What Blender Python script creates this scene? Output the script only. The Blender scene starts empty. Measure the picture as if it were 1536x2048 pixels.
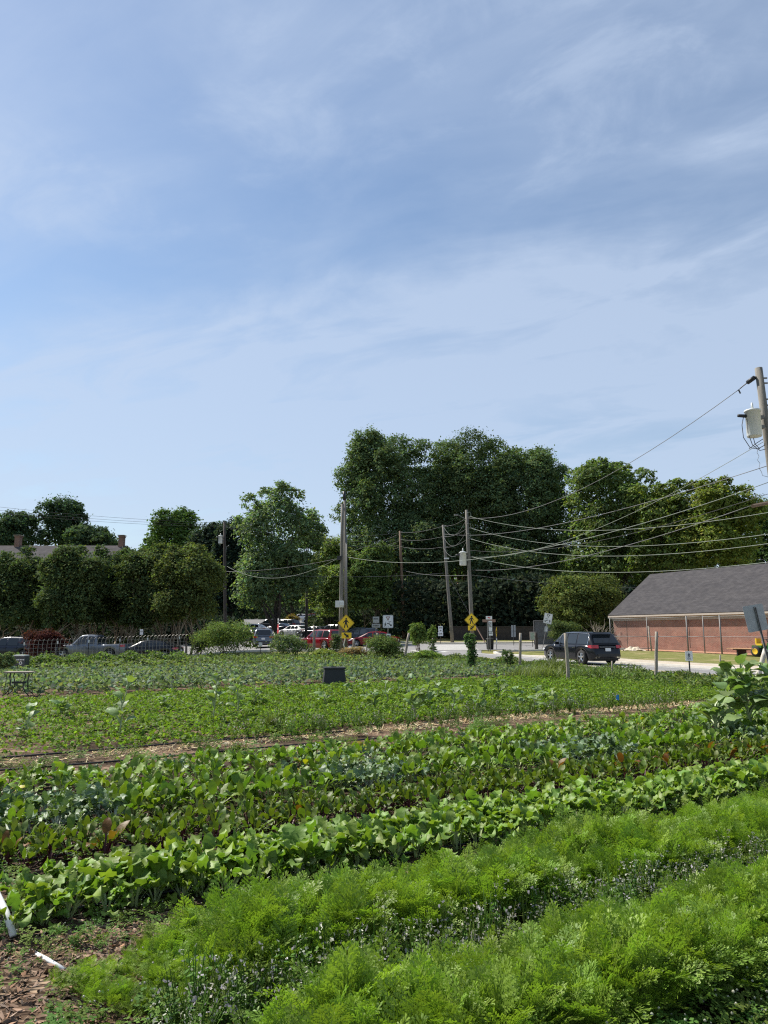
import bpy, bmesh, math, random
import numpy as np
from mathutils import Vector, Matrix, Euler

rng = np.random.default_rng(7)
random.seed(7)
SC = bpy.context.scene
COL = SC.collection
R = math.radians

# ---------------------------------------------------------------- camera
F = 1480.0; CX, CY = 768.0, 1024.0; HC = 1.65
PITCH = math.atan((1266 - 1024) / F)
cd = bpy.data.cameras.new('camera'); cam = bpy.data.objects.new('camera', cd); COL.objects.link(cam)
cam.location = (0, 0, HC); cam.rotation_euler = (math.pi / 2 + PITCH, 0, 0)
cd.sensor_fit = 'HORIZONTAL'; cd.sensor_width = 36; cd.lens = F / 1536 * 36
cd.clip_start = 0.05; cd.clip_end = 5000
SC.camera = cam
SC.render.resolution_x = 768; SC.render.resolution_y = 1024

# ---------------------------------------------------------------- world and sun
SUN_AZ, SUN_EL = R(-56), R(48)       # azimuth from the view direction, clockwise; negative = left
W = bpy.data.worlds.new('World'); SC.world = W; W.use_nodes = True
nt = W.node_tree; nt.nodes.clear()
def N(nt, t, **k):
    n = nt.nodes.new(t)
    for a, b in k.items():
        if a.startswith('i_'): n.inputs[a[2:].replace('_', ' ')].default_value = b
        else: setattr(n, a, b)
    return n
def link(nt, a, b): nt.links.new(a, b)
def math_(nt, op, a, b=None, clamp=False):
    n = nt.nodes.new('ShaderNodeMath'); n.operation = op; n.use_clamp = clamp
    for i, v in enumerate((a, b)):
        if v is None: continue
        if isinstance(v, (int, float)): n.inputs[i].default_value = v
        else: nt.links.new(v, n.inputs[i])
    return n.outputs[0]
def ramp_(nt, src, stops):
    n = nt.nodes.new('ShaderNodeValToRGB'); e = n.color_ramp.elements
    while len(e) < len(stops): e.new(0.5)
    for i, (p, c) in enumerate(stops):
        e[i].position = p; e[i].color = (*c, 1) if len(c) == 3 else c
    nt.links.new(src, n.inputs[0]); return n.outputs[0]
def mixc(nt, fac, a, b, mode='MIX'):
    n = nt.nodes.new('ShaderNodeMix'); n.data_type = 'RGBA'; n.blend_type = mode
    for s, v in ((0, fac), (6, a), (7, b)):
        if isinstance(v, (int, float)): n.inputs[s].default_value = v
        elif isinstance(v, tuple): n.inputs[s].default_value = (*v, 1) if len(v) == 3 else v
        else: nt.links.new(v, n.inputs[s])
    return n.outputs[2]

sky = N(nt, 'ShaderNodeTexSky', sky_type='NISHITA', sun_disc=False)
sky.sun_elevation = SUN_EL; sky.sun_rotation = SUN_AZ
sky.air_density = 1.3; sky.dust_density = 0.35; sky.ozone_density = 3.0; sky.altitude = 300
tc = N(nt, 'ShaderNodeTexCoord')
sep = N(nt, 'ShaderNodeSeparateXYZ'); link(nt, tc.outputs['Generated'], sep.inputs[0])
zz = math_(nt, 'ADD', math_(nt, 'MAXIMUM', sep.outputs[2], 0.0), 0.16)
px_ = math_(nt, 'DIVIDE', sep.outputs[0], zz); py_ = math_(nt, 'DIVIDE', sep.outputs[1], zz)
cmb = N(nt, 'ShaderNodeCombineXYZ'); link(nt, px_, cmb.inputs[0]); link(nt, py_, cmb.inputs[1])
def cloud_layer(rot, scale, nscale, detail, rough, dist, lo, hi, loc=(0, 0, 0)):
    m0 = N(nt, 'ShaderNodeMapping'); link(nt, cmb.outputs[0], m0.inputs[0]); m0.inputs['Rotation'].default_value = (0, 0, rot)
    mp = N(nt, 'ShaderNodeMapping'); link(nt, m0.outputs[0], mp.inputs[0]); mp.inputs['Scale'].default_value = scale
    mp.inputs['Location'].default_value = loc
    nz = N(nt, 'ShaderNodeTexNoise'); link(nt, mp.outputs[0], nz.inputs['Vector'])
    nz.inputs['Scale'].default_value = nscale; nz.inputs['Detail'].default_value = detail
    nz.inputs['Roughness'].default_value = rough; nz.inputs['Distortion'].default_value = dist
    mr = N(nt, 'ShaderNodeMapRange', interpolation_type='SMOOTHSTEP'); link(nt, nz.outputs[0], mr.inputs[0])
    mr.inputs[1].default_value = lo; mr.inputs[2].default_value = hi
    return mr.outputs[0]
c1 = cloud_layer(R(16), (0.75, 1.7, 1), 0.9, 6, 0.5, 0.35, 0.27, 0.68, (3.3, 1.9, 0))
c2 = cloud_layer(R(28), (0.9, 1.9, 1), 2.4, 8, 0.57, 0.6, 0.34, 0.78, (7.1, 4.2, 0))
c3 = cloud_layer(R(15), (1.0, 1.2, 1), 4.2, 8, 0.62, 0.5, 0.42, 0.72, (1.0, 9.0, 0))
cl = math_(nt, 'ADD', math_(nt, 'MULTIPLY', c1, 0.62), math_(nt, 'MULTIPLY', c2, math_(nt, 'ADD', math_(nt, 'MULTIPLY', c1, 0.35), 0.26)))
cl = math_(nt, 'ADD', cl, math_(nt, 'MULTIPLY', c3, math_(nt, 'MULTIPLY', c1, 0.22)))
# a long bank of thin cirrus with a blue lane along its near edge
rb = N(nt, 'ShaderNodeMapping'); link(nt, cmb.outputs[0], rb.inputs[0]); rb.inputs['Rotation'].default_value = (0, 0, R(16))
rs = N(nt, 'ShaderNodeSeparateXYZ'); link(nt, rb.outputs[0], rs.inputs[0])
wn = N(nt, 'ShaderNodeTexNoise'); link(nt, cmb.outputs[0], wn.inputs['Vector']); wn.inputs['Scale'].default_value = 1.6; wn.inputs['Detail'].default_value = 7; wn.inputs['Roughness'].default_value = .58
by = math_(nt, 'ADD', rs.outputs[1], math_(nt, 'MULTIPLY', math_(nt, 'SUBTRACT', wn.outputs[0], .5), 0.9))
def srange(src, a, b):
    mr = N(nt, 'ShaderNodeMapRange', interpolation_type='SMOOTHSTEP'); link(nt, src, mr.inputs[0]); mr.inputs[1].default_value = a; mr.inputs[2].default_value = b; return mr.outputs[0]
bank = math_(nt, 'MULTIPLY', srange(by, 1.20, 1.55), math_(nt, 'ADD', math_(nt, 'MULTIPLY', c2, 0.48), 0.27))
near = math_(nt, 'MULTIPLY', math_(nt, 'MULTIPLY', srange(by, 0.72, 0.92), math_(nt, 'SUBTRACT', 1.0, srange(by, 1.02, 1.24))), math_(nt, 'ADD', math_(nt, 'MULTIPLY', c3, 0.30), 0.10))
cl = math_(nt, 'ADD', math_(nt, 'MULTIPLY', cl, 0.72), math_(nt, 'ADD', bank, near))
# thin veil thickens towards the horizon, as a layer seen edge-on
veil = math_(nt, 'DIVIDE', 0.055, zz)
cl = math_(nt, 'MINIMUM', math_(nt, 'ADD', cl, veil, True), 0.9)
CLOUD = (4.65, 5.55, 7.05)
skc = mixc(nt, math_(nt, 'MULTIPLY', cl, 0.80), sky.outputs[0], CLOUD)
bg = N(nt, 'ShaderNodeBackground'); link(nt, skc, bg.inputs[0]); bg.inputs[1].default_value = 0.066
wo = N(nt, 'ShaderNodeOutputWorld'); link(nt, bg.outputs[0], wo.inputs[0])

sl = bpy.data.lights.new('sun', 'SUN'); sl.energy = 4.2; sl.angle = R(0.6); sl.color = (1.0, 0.945, 0.86)
sun = bpy.data.objects.new('sun', sl); COL.objects.link(sun)
SUNV = Vector((math.sin(SUN_AZ) * math.cos(SUN_EL), math.cos(SUN_AZ) * math.cos(SUN_EL), math.sin(SUN_EL)))
sun.rotation_euler = SUNV.to_track_quat('Z', 'Y').to_euler(); sun.location = SUNV * 300

vs = SC.view_settings
vs.view_transform = 'Standard'; vs.look = 'None'; vs.exposure = 0.92; vs.gamma = 1.0; vs.use_curve_mapping = False
SC.cycles.use_denoising = False; SC.cycles.filter_width = 1.2
SC.cycles.max_bounces = 6; SC.cycles.transparent_max_bounces = 6; SC.cycles.diffuse_bounces = 3; SC.cycles.transmission_bounces = 4

# ---------------------------------------------------------------- projection helpers (pixel + distance -> place)
def at(px, py, Y):
    a = (px - CX) / F; b = -(py - CY) / F
    c, s = math.cos(PITCH), math.sin(PITCH)
    d = (a, c - b * s, s + b * c); t = Y / d[1]
    return Vector((d[0] * t, Y, d[2] * t + HC))
def xat(px, Y, py=1290): return at(px, py, Y).x

_hy = [-50, 45, 60, 75, 100, 130, 165, 220, 400, 3000]; _hz = [0, 0, .2, .42, 1.25, 2.6, 4.2, 6.5, 10, 12]
def sstep(a, b, x): t = np.clip((x - a) / (b - a), 0, 1); return t * t * (3 - 2 * t)
def hgt(x, y):
    z = np.interp(y, _hy, _hz)
    return z - 0.5 * sstep(-10, -18, x) * sstep(38, 46, y) * (1 - sstep(66, 82, y))
def gz(x, y): return float(hgt(np.float64(x), np.float64(y)))
UA = R(31); UX, UY = math.cos(UA), math.sin(UA)
def uv(u, v): return (u * UX - v * UY, u * UY + v * UX)
ROAD_D = Vector((-0.332, 0.943)); 
def curb_far(y): return 16.4 - 0.352 * (y - 30)
def curb_near(y): return 9.6 - 0.352 * (y - 30)

# ---------------------------------------------------------------- object helpers
def mesh(name, V, Fc, mats, parent=None, smooth=False, mi=None, cols=None):
    me = bpy.data.meshes.new(name)
    me.from_pydata([tuple(v) for v in V], [], [tuple(f) for f in Fc]); 
    return finish(name, me, mats, parent, smooth, mi, cols)
def finish(name, me, mats, parent=None, smooth=False, mi=None, cols=None):
    if not isinstance(mats, (list, tuple)): mats = [mats]
    for m in mats: me.materials.append(m)
    if mi is not None: me.polygons.foreach_set('material_index', mi)
    if smooth: me.polygons.foreach_set('use_smooth', [True] * len(me.polygons))
    if cols is not None:
        a = me.color_attributes.new('col', 'FLOAT_COLOR', 'POINT')
        c4 = np.ones((len(me.vertices), 4), np.float32); c4[:, :3] = cols
        a.data.foreach_set('color', c4.ravel())
    me.update()
    o = bpy.data.objects.new(name, me); COL.objects.link(o)
    if parent is not None: o.parent = parent
    return o
def npmesh(name, V, Fa, mats, parent=None, smooth=False, cols=None):
    """V (n,3), Fa (m,k) constant-size faces."""
    me = bpy.data.meshes.new(name); n, (m, k) = len(V), Fa.shape
    me.vertices.add(n); me.vertices.foreach_set('co', np.asarray(V, np.float32).ravel())
    me.loops.add(m * k); me.loops.foreach_set('vertex_index', Fa.astype(np.int32).ravel())
    me.polygons.add(m); me.polygons.foreach_set('loop_start', np.arange(0, m * k, k, dtype=np.int32))
    me.update(calc_edges=True)
    return finish(name, me, mats, parent, smooth, None, cols)
def tag(o, label=None, cat=None, group=None, kind=None):
    if label: o['label'] = label
    if cat: o['category'] = cat
    if group: o['group'] = group
    if kind: o['kind'] = kind
    return o
def thing(name, label, cat, loc=(0, 0, 0), rz=0, group=None):
    o = bpy.data.objects.new(name, None); COL.objects.link(o); o.empty_display_size = .2
    o.location = loc; o.rotation_euler = (0, 0, rz); return tag(o, label, cat, group)

class MB:
    def __init__(s): s.v = []; s.f = []; s.m = []
    def add(s, V, Fc, m=0):
        b = len(s.v); s.v += [tuple(map(float, v)) for v in V]
        s.f += [tuple(b + i for i in f) for f in Fc]; s.m += [m] * len(Fc); return s
    def box(s, c, d, m=0, rot=None):
        V = [Vector((sx * d[0] / 2, sy * d[1] / 2, sz * d[2] / 2)) for sx in (-1, 1) for sy in (-1, 1) for sz in (-1, 1)]
        if rot is not None: V = [rot @ v for v in V]
        V = [v + Vector(c) for v in V]
        return s.add(V, [(0, 1, 3, 2), (4, 6, 7, 5), (0, 4, 5, 1), (2, 3, 7, 6), (0, 2, 6, 4), (1, 5, 7, 3)], m)
    def tube(s, pts, rad, n=6, m=0, cap=True):
        pts = [Vector(p) for p in pts]
        if not isinstance(rad, (list, tuple)): rad = [rad] * len(pts)
        V = []; prev = None
        for i, p in enumerate(pts):
            t = (pts[min(i + 1, len(pts) - 1)] - pts[max(i - 1, 0)])
            t = t.normalized() if t.length > 1e-9 else Vector((0, 0, 1))
            if prev is None: a = t.orthogonal().normalized()
            else:
                a = prev - t * prev.dot(t); a = a.normalized() if a.length > 1e-6 else t.orthogonal().normalized()
            prev = a; b = t.cross(a)
            for k in range(n):
                w = 2 * math.pi * k / n; V.append(p + (a * math.cos(w) + b * math.sin(w)) * rad[i])
        Fc = []
        for i in range(len(pts) - 1):
            for k in range(n):
                k2 = (k + 1) % n; Fc.append((i * n + k, i * n + k2, (i + 1) * n + k2, (i + 1) * n + k))
        if cap: Fc.append(tuple(range(n - 1, -1, -1))); Fc.append(tuple(range((len(pts) - 1) * n, len(pts) * n)))
        return s.add(V, Fc, m)
    def prism(s, poly, y0, y1, m=0):
        """poly in (x,z); extruded y0..y1 (front at y0)."""
        n = len(poly); V = [(x, y0, z) for x, z in poly] + [(x, y1, z) for x, z in poly]
        Fc = [tuple(range(n)), tuple(range(2 * n - 1, n - 1, -1))] + [(i, i + n, (i + 1) % n + n, (i + 1) % n) for i in range(n)]
        return s.add(V, Fc, m)
    def lathe(s, prof, n=16, m=0, axis='z', c=(0, 0, 0)):
        V = []
        for r, h in prof:
            for k in range(n):
                w = 2 * math.pi * k / n; x, y = r * math.cos(w), r * math.sin(w)
                V.append((x + c[0], y + c[1], h + c[2]) if axis == 'z' else (x + c[0], h + c[1], y + c[2]))
        Fc = [(i * n + k, i * n + (k + 1) % n, (i + 1) * n + (k + 1) % n, (i + 1) * n + k) for i in range(len(prof) - 1) for k in range(n)]
        return s.add(V, Fc, m)
    def build(s, name, mats, parent=None, smooth=False):
        return mesh(name, s.v, s.f, mats, parent, smooth, s.m)

# ---------------------------------------------------------------- materials
MATS = {}
def pmat(name, col, rough=0.6, metal=0.0, var=0.0, vscale=5.0, bump=0.0, bscale=30.0, col2=None, spec=0.5, coat=0.0, stretch=None):
    if name in MATS: return MATS[name]
    m = bpy.data.materials.new(name); m.use_nodes = True; t = m.node_tree; b = t.nodes['Principled BSDF']
    b.inputs['Roughness'].default_value = rough; b.inputs['Metallic'].default_value = metal
    b.inputs['Specular IOR Level'].default_value = spec; b.inputs['Coat Weight'].default_value = coat
    b.inputs['Base Color'].default_value = (*col, 1)
    if var or col2 or bump:
        g = N(t, 'ShaderNodeNewGeometry') if stretch is None else N(t, 'ShaderNodeTexCoord')
        src = g.outputs['Position'] if stretch is None else g.outputs['Object']
        if stretch:
            mp = N(t, 'ShaderNodeMapping'); link(t, src, mp.inputs[0]); mp.inputs['Scale'].default_value = stretch; src = mp.outputs[0]
    if var or col2:
        nz = N(t, 'ShaderNodeTexNoise'); link(t, src, nz.inputs['Vector']); nz.inputs['Scale'].default_value = vscale
        nz.inputs['Detail'].default_value = 6; nz.inputs['Roughness'].default_value = .65
        c2 = col2 or tuple(c * (1 - var) for c in col); c1_ = col if col2 else tuple(min(1, c * (1 + var)) for c in col)
        link(t, ramp_(t, nz.outputs[0], [(.33, c2), (.67, c1_)]), b.inputs['Base Color'])
    if bump:
        n2 = N(t, 'ShaderNodeTexNoise'); link(t, src, n2.inputs['Vector']); n2.inputs['Scale'].default_value = bscale; n2.inputs['Detail'].default_value = 5
        bp = N(t, 'ShaderNodeBump'); bp.inputs['Strength'].default_value = bump; bp.inputs['Distance'].default_value = .02
        link(t, n2.outputs[0], bp.inputs['Height']); link(t, bp.outputs[0], b.inputs['Normal'])
    MATS[name] = m; return m
def leafmat(name, col=None, trans=0.35, rough=0.5, hue=0.03, val=0.25, tcol=(1.0, 1.12, 0.45), attr=False, spec=0.35, vein=False):
    if name in MATS: return MATS[name]
    m = bpy.data.materials.new(name); m.use_nodes = True; t = m.node_tree; t.nodes.clear()
    out = N(t, 'ShaderNodeOutputMaterial')
    if attr:
        a = N(t, 'ShaderNodeAttribute', attribute_name='col'); c = a.outputs['Color']
    else:
        oi = N(t, 'ShaderNodeObjectInfo'); hs = N(t, 'ShaderNodeHueSaturation'); hs.inputs['Color'].default_value = (*col, 1)
        r1 = oi.outputs['Random']; r2 = math_(t, 'FRACT', math_(t, 'MULTIPLY', r1, 17.31))
        link(t, math_(t, 'ADD', math_(t, 'MULTIPLY', math_(t, 'SUBTRACT', r1, .5), hue * 2), .5), hs.inputs['Hue'])
        link(t, math_(t, 'ADD', math_(t, 'MULTIPLY', math_(t, 'SUBTRACT', r2, .5), val * 2), 1.0), hs.inputs['Value'])
        c = hs.outputs[0]
    if vein:
        g = N(t, 'ShaderNodeTexCoord'); nz = N(t, 'ShaderNodeTexNoise'); link(t, g.outputs['Object'], nz.inputs['Vector'])
        nz.inputs['Scale'].default_value = 28; nz.inputs['Detail'].default_value = 4
        c = mixc(t, 1.0, c, ramp_(t, nz.outputs[0], [(.3, (.74, .76, .72)), (.7, (1.12, 1.1, 1.0))]), 'MULTIPLY')
    b = N(t, 'ShaderNodeBsdfPrincipled'); link(t, c, b.inputs['Base Color']); b.inputs['Roughness'].default_value = rough
    b.inputs['Specular IOR Level'].default_value = spec
    tr = N(t, 'ShaderNodeBsdfTranslucent'); link(t, mixc(t, 1.0, c, tcol, 'MULTIPLY'), tr.inputs[0])
    if vein:
        bp = N(t, 'ShaderNodeBump'); bp.inputs['Strength'].default_value = .5; bp.inputs['Distance'].default_value = .01
        link(t, nz.outputs[0], bp.inputs['Height']); link(t, bp.outputs[0], b.inputs['Normal'])
    mx = N(t, 'ShaderNodeMixShader'); mx.inputs[0].default_value = trans
    link(t, b.outputs[0], mx.inputs[1]); link(t, tr.outputs[0], mx.inputs[2]); link(t, mx.outputs[0], out.inputs[0])
    MATS[name] = m; return m

M_BARK = pmat('bark', (.13, .10, .075), .9, var=.35, vscale=3, bump=.6, bscale=14)
M_BARKD = pmat('bark_dark', (.055, .045, .038), .9, var=.3, vscale=3)
M_BARKP = pmat('bark_tan', (.26, .20, .14), .85, var=.3, vscale=4)
M_POLE = pmat('weathered_pole', (.165, .155, .135), .9, var=.3, vscale=3.5, bump=.5, bscale=25, stretch=(4, 4, .5))
M_POLEB = pmat('brown_pole', (.16, .105, .07), .9, var=.3, vscale=3.5, stretch=(4, 4, .5))
M_POSTW = pmat('grey_wood', (.30, .26, .21), .9, var=.35, vscale=6, bump=.5, bscale=30, stretch=(6, 6, .8))
M_GALV = pmat('galvanised', (.17, .168, .165), .6, metal=.25, var=.12, vscale=8)
M_DKMET = pmat('dark_metal', (.02, .02, .022), .5)
M_BLKPL = pmat('black_plastic', (.012, .014, .018), .55, var=.2, vscale=4)
M_WHITE = pmat('white_paint', (.75, .75, .73), .45, var=.06, vscale=10)
M_SIGNW = pmat('sign_white', (.72, .74, .76), .4, var=.05, vscale=9)
M_SIGNY = pmat('sign_yellow', (.86, .58, .015), .4, var=.05, vscale=9)
M_SIGNB = pmat('sign_black', (.012, .012, .012), .5)
M_SIGNR = pmat('sign_red', (.55, .02, .03), .4)
M_ALU = pmat('sign_back', (.30, .32, .33), .5, metal=.3, var=.12, vscale=5)
M_TRANSF = pmat('transformer_grey', (.62, .64, .63), .4, var=.05, vscale=3)
M_WIRE = pmat('wire_grey', (.16, .16, .16), .6)
M_WIREL = pmat('wire_pale', (.25, .28, .235), .7)
M_WIRED = pmat('wire_dark', (.03, .03, .033), .6)
M_GLASS = pmat('car_glass', (.015, .02, .025), .06, spec=.7)
M_TYRE = pmat('tyre', (.018, .018, .018), .85)
M_RIM = pmat('rim', (.50, .51, .52), .3, metal=.8)
M_TRIM = pmat('car_trim', (.02, .02, .02), .6)
M_CHROME = pmat('chrome', (.7, .7, .7), .15, metal=1)
M_TAIL = pmat('tail_light', (.45, .012, .015), .2, coat=.6)
M_HEAD = pmat('head_light', (.7, .72, .75), .1, spec=.8)
# ---------------------------------------------------------------- ground, road, pavements
def strip(name, L, Rr, mat_, dz, n=24, thick=None, label=None):
    """ribbon between two polylines, draped on the terrain."""
    L = np.array(L, float); Rr = np.array(Rr, float)
    def res(P, n):
        s = np.r_[0, np.cumsum(np.hypot(*np.diff(P, axis=0).T))]; q = np.linspace(0, s[-1], n)
        return np.c_[np.interp(q, s, P[:, 0]), np.interp(q, s, P[:, 1])]
    A, B = res(L, n), res(Rr, n); k = 7; V = []
    for i in range(n):
        for j in range(k):
            p = A[i] + (B[i] - A[i]) * j / (k - 1); V.append((p[0], p[1], gz(*p) + dz))
    Fc = [(i * k + j, i * k + j + 1, (i + 1) * k + j + 1, (i + 1) * k + j) for i in range(n - 1) for j in range(k - 1)]
    if thick:
        b = len(V); V += [(x, y, z - thick) for x, y, z in V]
        ring = [(i * k) for i in range(n)] + [(n - 1) * k + j for j in range(1, k)] + [i * k + k - 1 for i in range(n - 2, -1, -1)] + [j for j in range(k - 2, 0, -1)]
        for i in range(len(ring)):
            a, c = ring[i], ring[(i + 1) % len(ring)]; Fc.append((a, a + b, c + b, c))
    o = mesh(name, V, Fc, mat_); bm = bmesh.new(); bm.from_mesh(o.data); bmesh.ops.recalc_face_normals(bm, faces=bm.faces)
    up = sum(f.normal.z * f.calc_area() for f in bm.faces)
    if up < 0: bmesh.ops.reverse_faces(bm, faces=bm.faces)
    bm.to_mesh(o.data); bm.free()
    return tag(o, kind='structure')

def groundmat():
    m = bpy.data.materials.new('grass_and_dirt'); m.use_nodes = True; t = m.node_tree; b = t.nodes['Principled BSDF']
    g = N(t, 'ShaderNodeNewGeometry')
    def nz(s, d=6, r=.6):
        n = N(t, 'ShaderNodeTexNoise'); link(t, g.outputs['Position'], n.inputs['Vector']); n.inputs['Scale'].default_value = s
        n.inputs['Detail'].default_value = d; n.inputs['Roughness'].default_value = r; return n.outputs[0]
    grass = ramp_(t, nz(3.0), [(.3, (.10, .12, .03)), (.55, (.17, .17, .055)), (.75, (.27, .235, .10))])
    dirt = ramp_(t, nz(6.0), [(.3, (.30, .20, .12)), (.7, (.46, .36, .23))])
    c = mixc(t, ramp_(t, nz(.45), [(.55, (0, 0, 0)), (.70, (1, 1, 1))]), grass, dirt)
    link(t, c, b.inputs['Base Color']); b.inputs['Roughness'].default_value = .95; b.inputs['Specular IOR Level'].default_value = .1
    bp = N(t, 'ShaderNodeBump'); bp.inputs['Strength'].default_value = .7; bp.inputs['Distance'].default_value = .05
    link(t, nz(12), bp.inputs['Height']); link(t, bp.outputs[0], b.inputs['Normal']); return m
xs = np.unique(np.r_[np.linspace(-70, 70, 71), -np.geomspace(75, 1500, 14), np.geomspace(75, 1500, 14)])
ys = np.unique(np.r_[np.linspace(-20, 240, 131), np.geomspace(245, 2500, 16), [-60, -200, -600]])
gx, gy = np.meshgrid(xs, ys); gzv = hgt(gx, gy)
nx, ny = len(xs), len(ys)
ii, jj = np.meshgrid(np.arange(ny - 1), np.arange(nx - 1), indexing='ij')
q = (ii * nx + jj).ravel()
tag(npmesh('ground', np.c_[gx.ravel(), gy.ravel(), gzv.ravel()], np.c_[q, q + 1, q + nx + 1, q + nx], groundmat(), smooth=True), kind='structure')

def soilmat():
    m = bpy.data.materials.new('mulched_soil'); m.use_nodes = True; t = m.node_tree; b = t.nodes['Principled BSDF']
    g = N(t, 'ShaderNodeNewGeometry')
    mp = N(t, 'ShaderNodeMapping'); link(t, g.outputs['Position'], mp.inputs[0]); mp.inputs['Rotation'].default_value = (0, 0, -UA); mp.inputs['Scale'].default_value = (.7, 1.6, 1)
    def nz(s, d=6, r=.6, src=None):
        n = N(t, 'ShaderNodeTexNoise'); link(t, src or g.outputs['Position'], n.inputs['Vector']); n.inputs['Scale'].default_value = s
        n.inputs['Detail'].default_value = d; n.inputs['Roughness'].default_value = r; return n.outputs[0]
    vo = N(t, 'ShaderNodeTexVoronoi'); link(t, mp.outputs[0], vo.inputs['Vector']); vo.inputs['Scale'].default_value = 26
    chip = ramp_(t, vo.outputs['Color'], [(.1, (.07, .042, .026)), (.5, (.19, .12, .075)), (.9, (.38, .28, .19))])
    soil = ramp_(t, nz(14), [(.3, (.028, .019, .012)), (.7, (.085, .056, .036))])
    c = mixc(t, ramp_(t, nz(1.1, 5, .6, mp.outputs[0]), [(.42, (0, 0, 0)), (.6, (1, 1, 1))]), soil, chip)
    link(t, c, b.inputs['Base Color']); b.inputs['Roughness'].default_value = .95; b.inputs['Specular IOR Level'].default_value = .1
    bp = N(t, 'ShaderNodeBump'); bp.inputs['Strength'].default_value = .9; bp.inputs['Distance'].default_value = .04
    link(t, vo.outputs['Distance'], bp.inputs['Height']); link(t, bp.outputs[0], b.inputs['Normal']); return m
M_SOIL = soilmat()
strip('garden_soil', [(-45, -4), (-38, 20), (-30, 44), (-22, 52)], [(22.0, -4), (curb_near(24) - 1.3, 24), (curb_near(44) - 1.6, 44), (curb_near(54) - 2.5, 54)], M_SOIL, .012, 40)

M_ASPH = pmat('asphalt', (.20, .195, .19), .85, var=.16, vscale=1.5, bump=.3, bscale=60)
M_CONC = pmat('concrete', (.42, .36, .28), .9, var=.24, vscale=1.2, bump=.2, bscale=40)
M_KERB = pmat('kerb_concrete', (.56, .53, .47), .85, var=.12, vscale=3)
M_PAINT = pmat('road_paint', (.72, .71, .66), .7, var=.12, vscale=4)
M_PAINTY = pmat('kerb_yellow', (.68, .52, .12), .7, var=.15, vscale=4)
road = strip('road', [(curb_near(y), y) for y in (-10, 20, 40, 62)], [(curb_far(y), y) for y in (-10, 20, 40, 56)] + [(8.0, 61.8)], M_ASPH, .03, 40)
strip('cross_street', [(-70, 59), (-30, 60), (-2, 61), (8, 62), (24, 66), (70, 70)], [(-70, 79), (-30, 79), (-2, 79), (8, 78), (24, 80), (70, 84)], M_ASPH, .034, 50)
strip('parking_lot', [(-46, 79), (-40, 105), (-38, 140), (-40, 190)], [(0, 79), (-3, 100), (-6, 140), (-2, 190)], pmat('worn_asphalt', (.13, .128, .125), .9, var=.16, vscale=1.2), .038, 50)
def offs(f, d): return lambda y: f(y) + d
kf, kn = offs(curb_far, .02), offs(curb_near, 0)
def kerb(name, pts, w, m=M_KERB, h=.14):
    P = [Vector((a, b)) for a, b in pts]; Lp, Rp = [], []
    for i, p in enumerate(P):
        t = (P[min(i + 1, len(P) - 1)] - P[max(i - 1, 0)]).normalized(); n_ = Vector((-t.y, t.x))
        Lp.append(p + n_ * w / 2); Rp.append(p - n_ * w / 2)
    return strip(name, Lp, Rp, m, h, 60, thick=.2)
kerb('kerb', [(kf(y) + .09, y) for y in (-10, 10, 30, 45, 54)] + [(8.3, 57), (10.5, 60), (16, 62), (26, 65.4), (68, 69)], .18)
kerb('kerb', [(kn(y) - .09, y) for y in (-10, 10, 30, 45, 54)] + [(.6, 57.2), (-3, 59.6), (-12, 60), (-30, 59), (-70, 58)], .18)
kerb('kerb', [(.8, 100), (.8, 84), (2.5, 80), (8, 78.6), (24, 80.6), (68, 84.6)], .18)
strip('sidewalk', [(curb_far(y) + .5, y) for y in (-10, 20, 40, 52)], [(curb_far(y) + 4.6, y) for y in (-10, 20, 40, 52)], M_CONC, .05, 40)
strip('sidewalk', [(2.5, 80.3), (8, 79.2), (24, 81.2), (68, 85)], [(2.5, 82), (8, 81), (24, 83), (68, 87)], M_CONC, .09, 40)
M_CLAY = pmat('red_clay', (.42, .22, .13), .95, var=.2, vscale=2.5)
# painted lines are pieces of the road
def paintstrip(name, a, b, w, m=M_PAINT, parent=None, dz=.036, n=16):
    a, b = Vector(a), Vector(b); t = (b - a).normalized(); nn = Vector((-t.y, t.x)) * w / 2
    o = strip(name, [a + nn, b + nn], [a - nn, b - nn], m, dz, n)
    del o['kind']; o.parent = parent; return o
for f0 in (.35, 6.05):
    paintstrip('edge_line', (curb_near(-8) + f0, -8), (curb_near(56) + f0, 56), .12, M_PAINT, road, .036, 30)
paintstrip('centre_line', (curb_near(-8) + 3.3, -8), (curb_near(52) + 3.3, 52), .11, M_PAINTY, road, .036, 30)
xs_ = bpy.data.objects['cross_street']
for i in range(6):
    y0 = 63.3 + i * 2.3
    paintstrip('crosswalk_stripe', (4.3 + .12 * i, y0), (8.0 + .12 * i, y0 + .35), .75, M_PAINT, xs_, .042, 5)
for i in range(5):
    paintstrip('crosswalk_stripe', (-1.6 + i * 1.6, 58.6 - .25 * i), (-2.5 + i * 1.6, 61.2 - .25 * i), .6, M_PAINT, road, .044, 4)
M_STRAW = pmat('straw', (.46, .36, .20), .95, var=.3, vscale=18, bump=.8, bscale=60, col2=(.24, .17, .09))
def uvstrip(name, pts_a, pts_b, m, dz): return strip(name, [uv(*p) for p in pts_a], [uv(*p) for p in pts_b], m, dz, 50)
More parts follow.
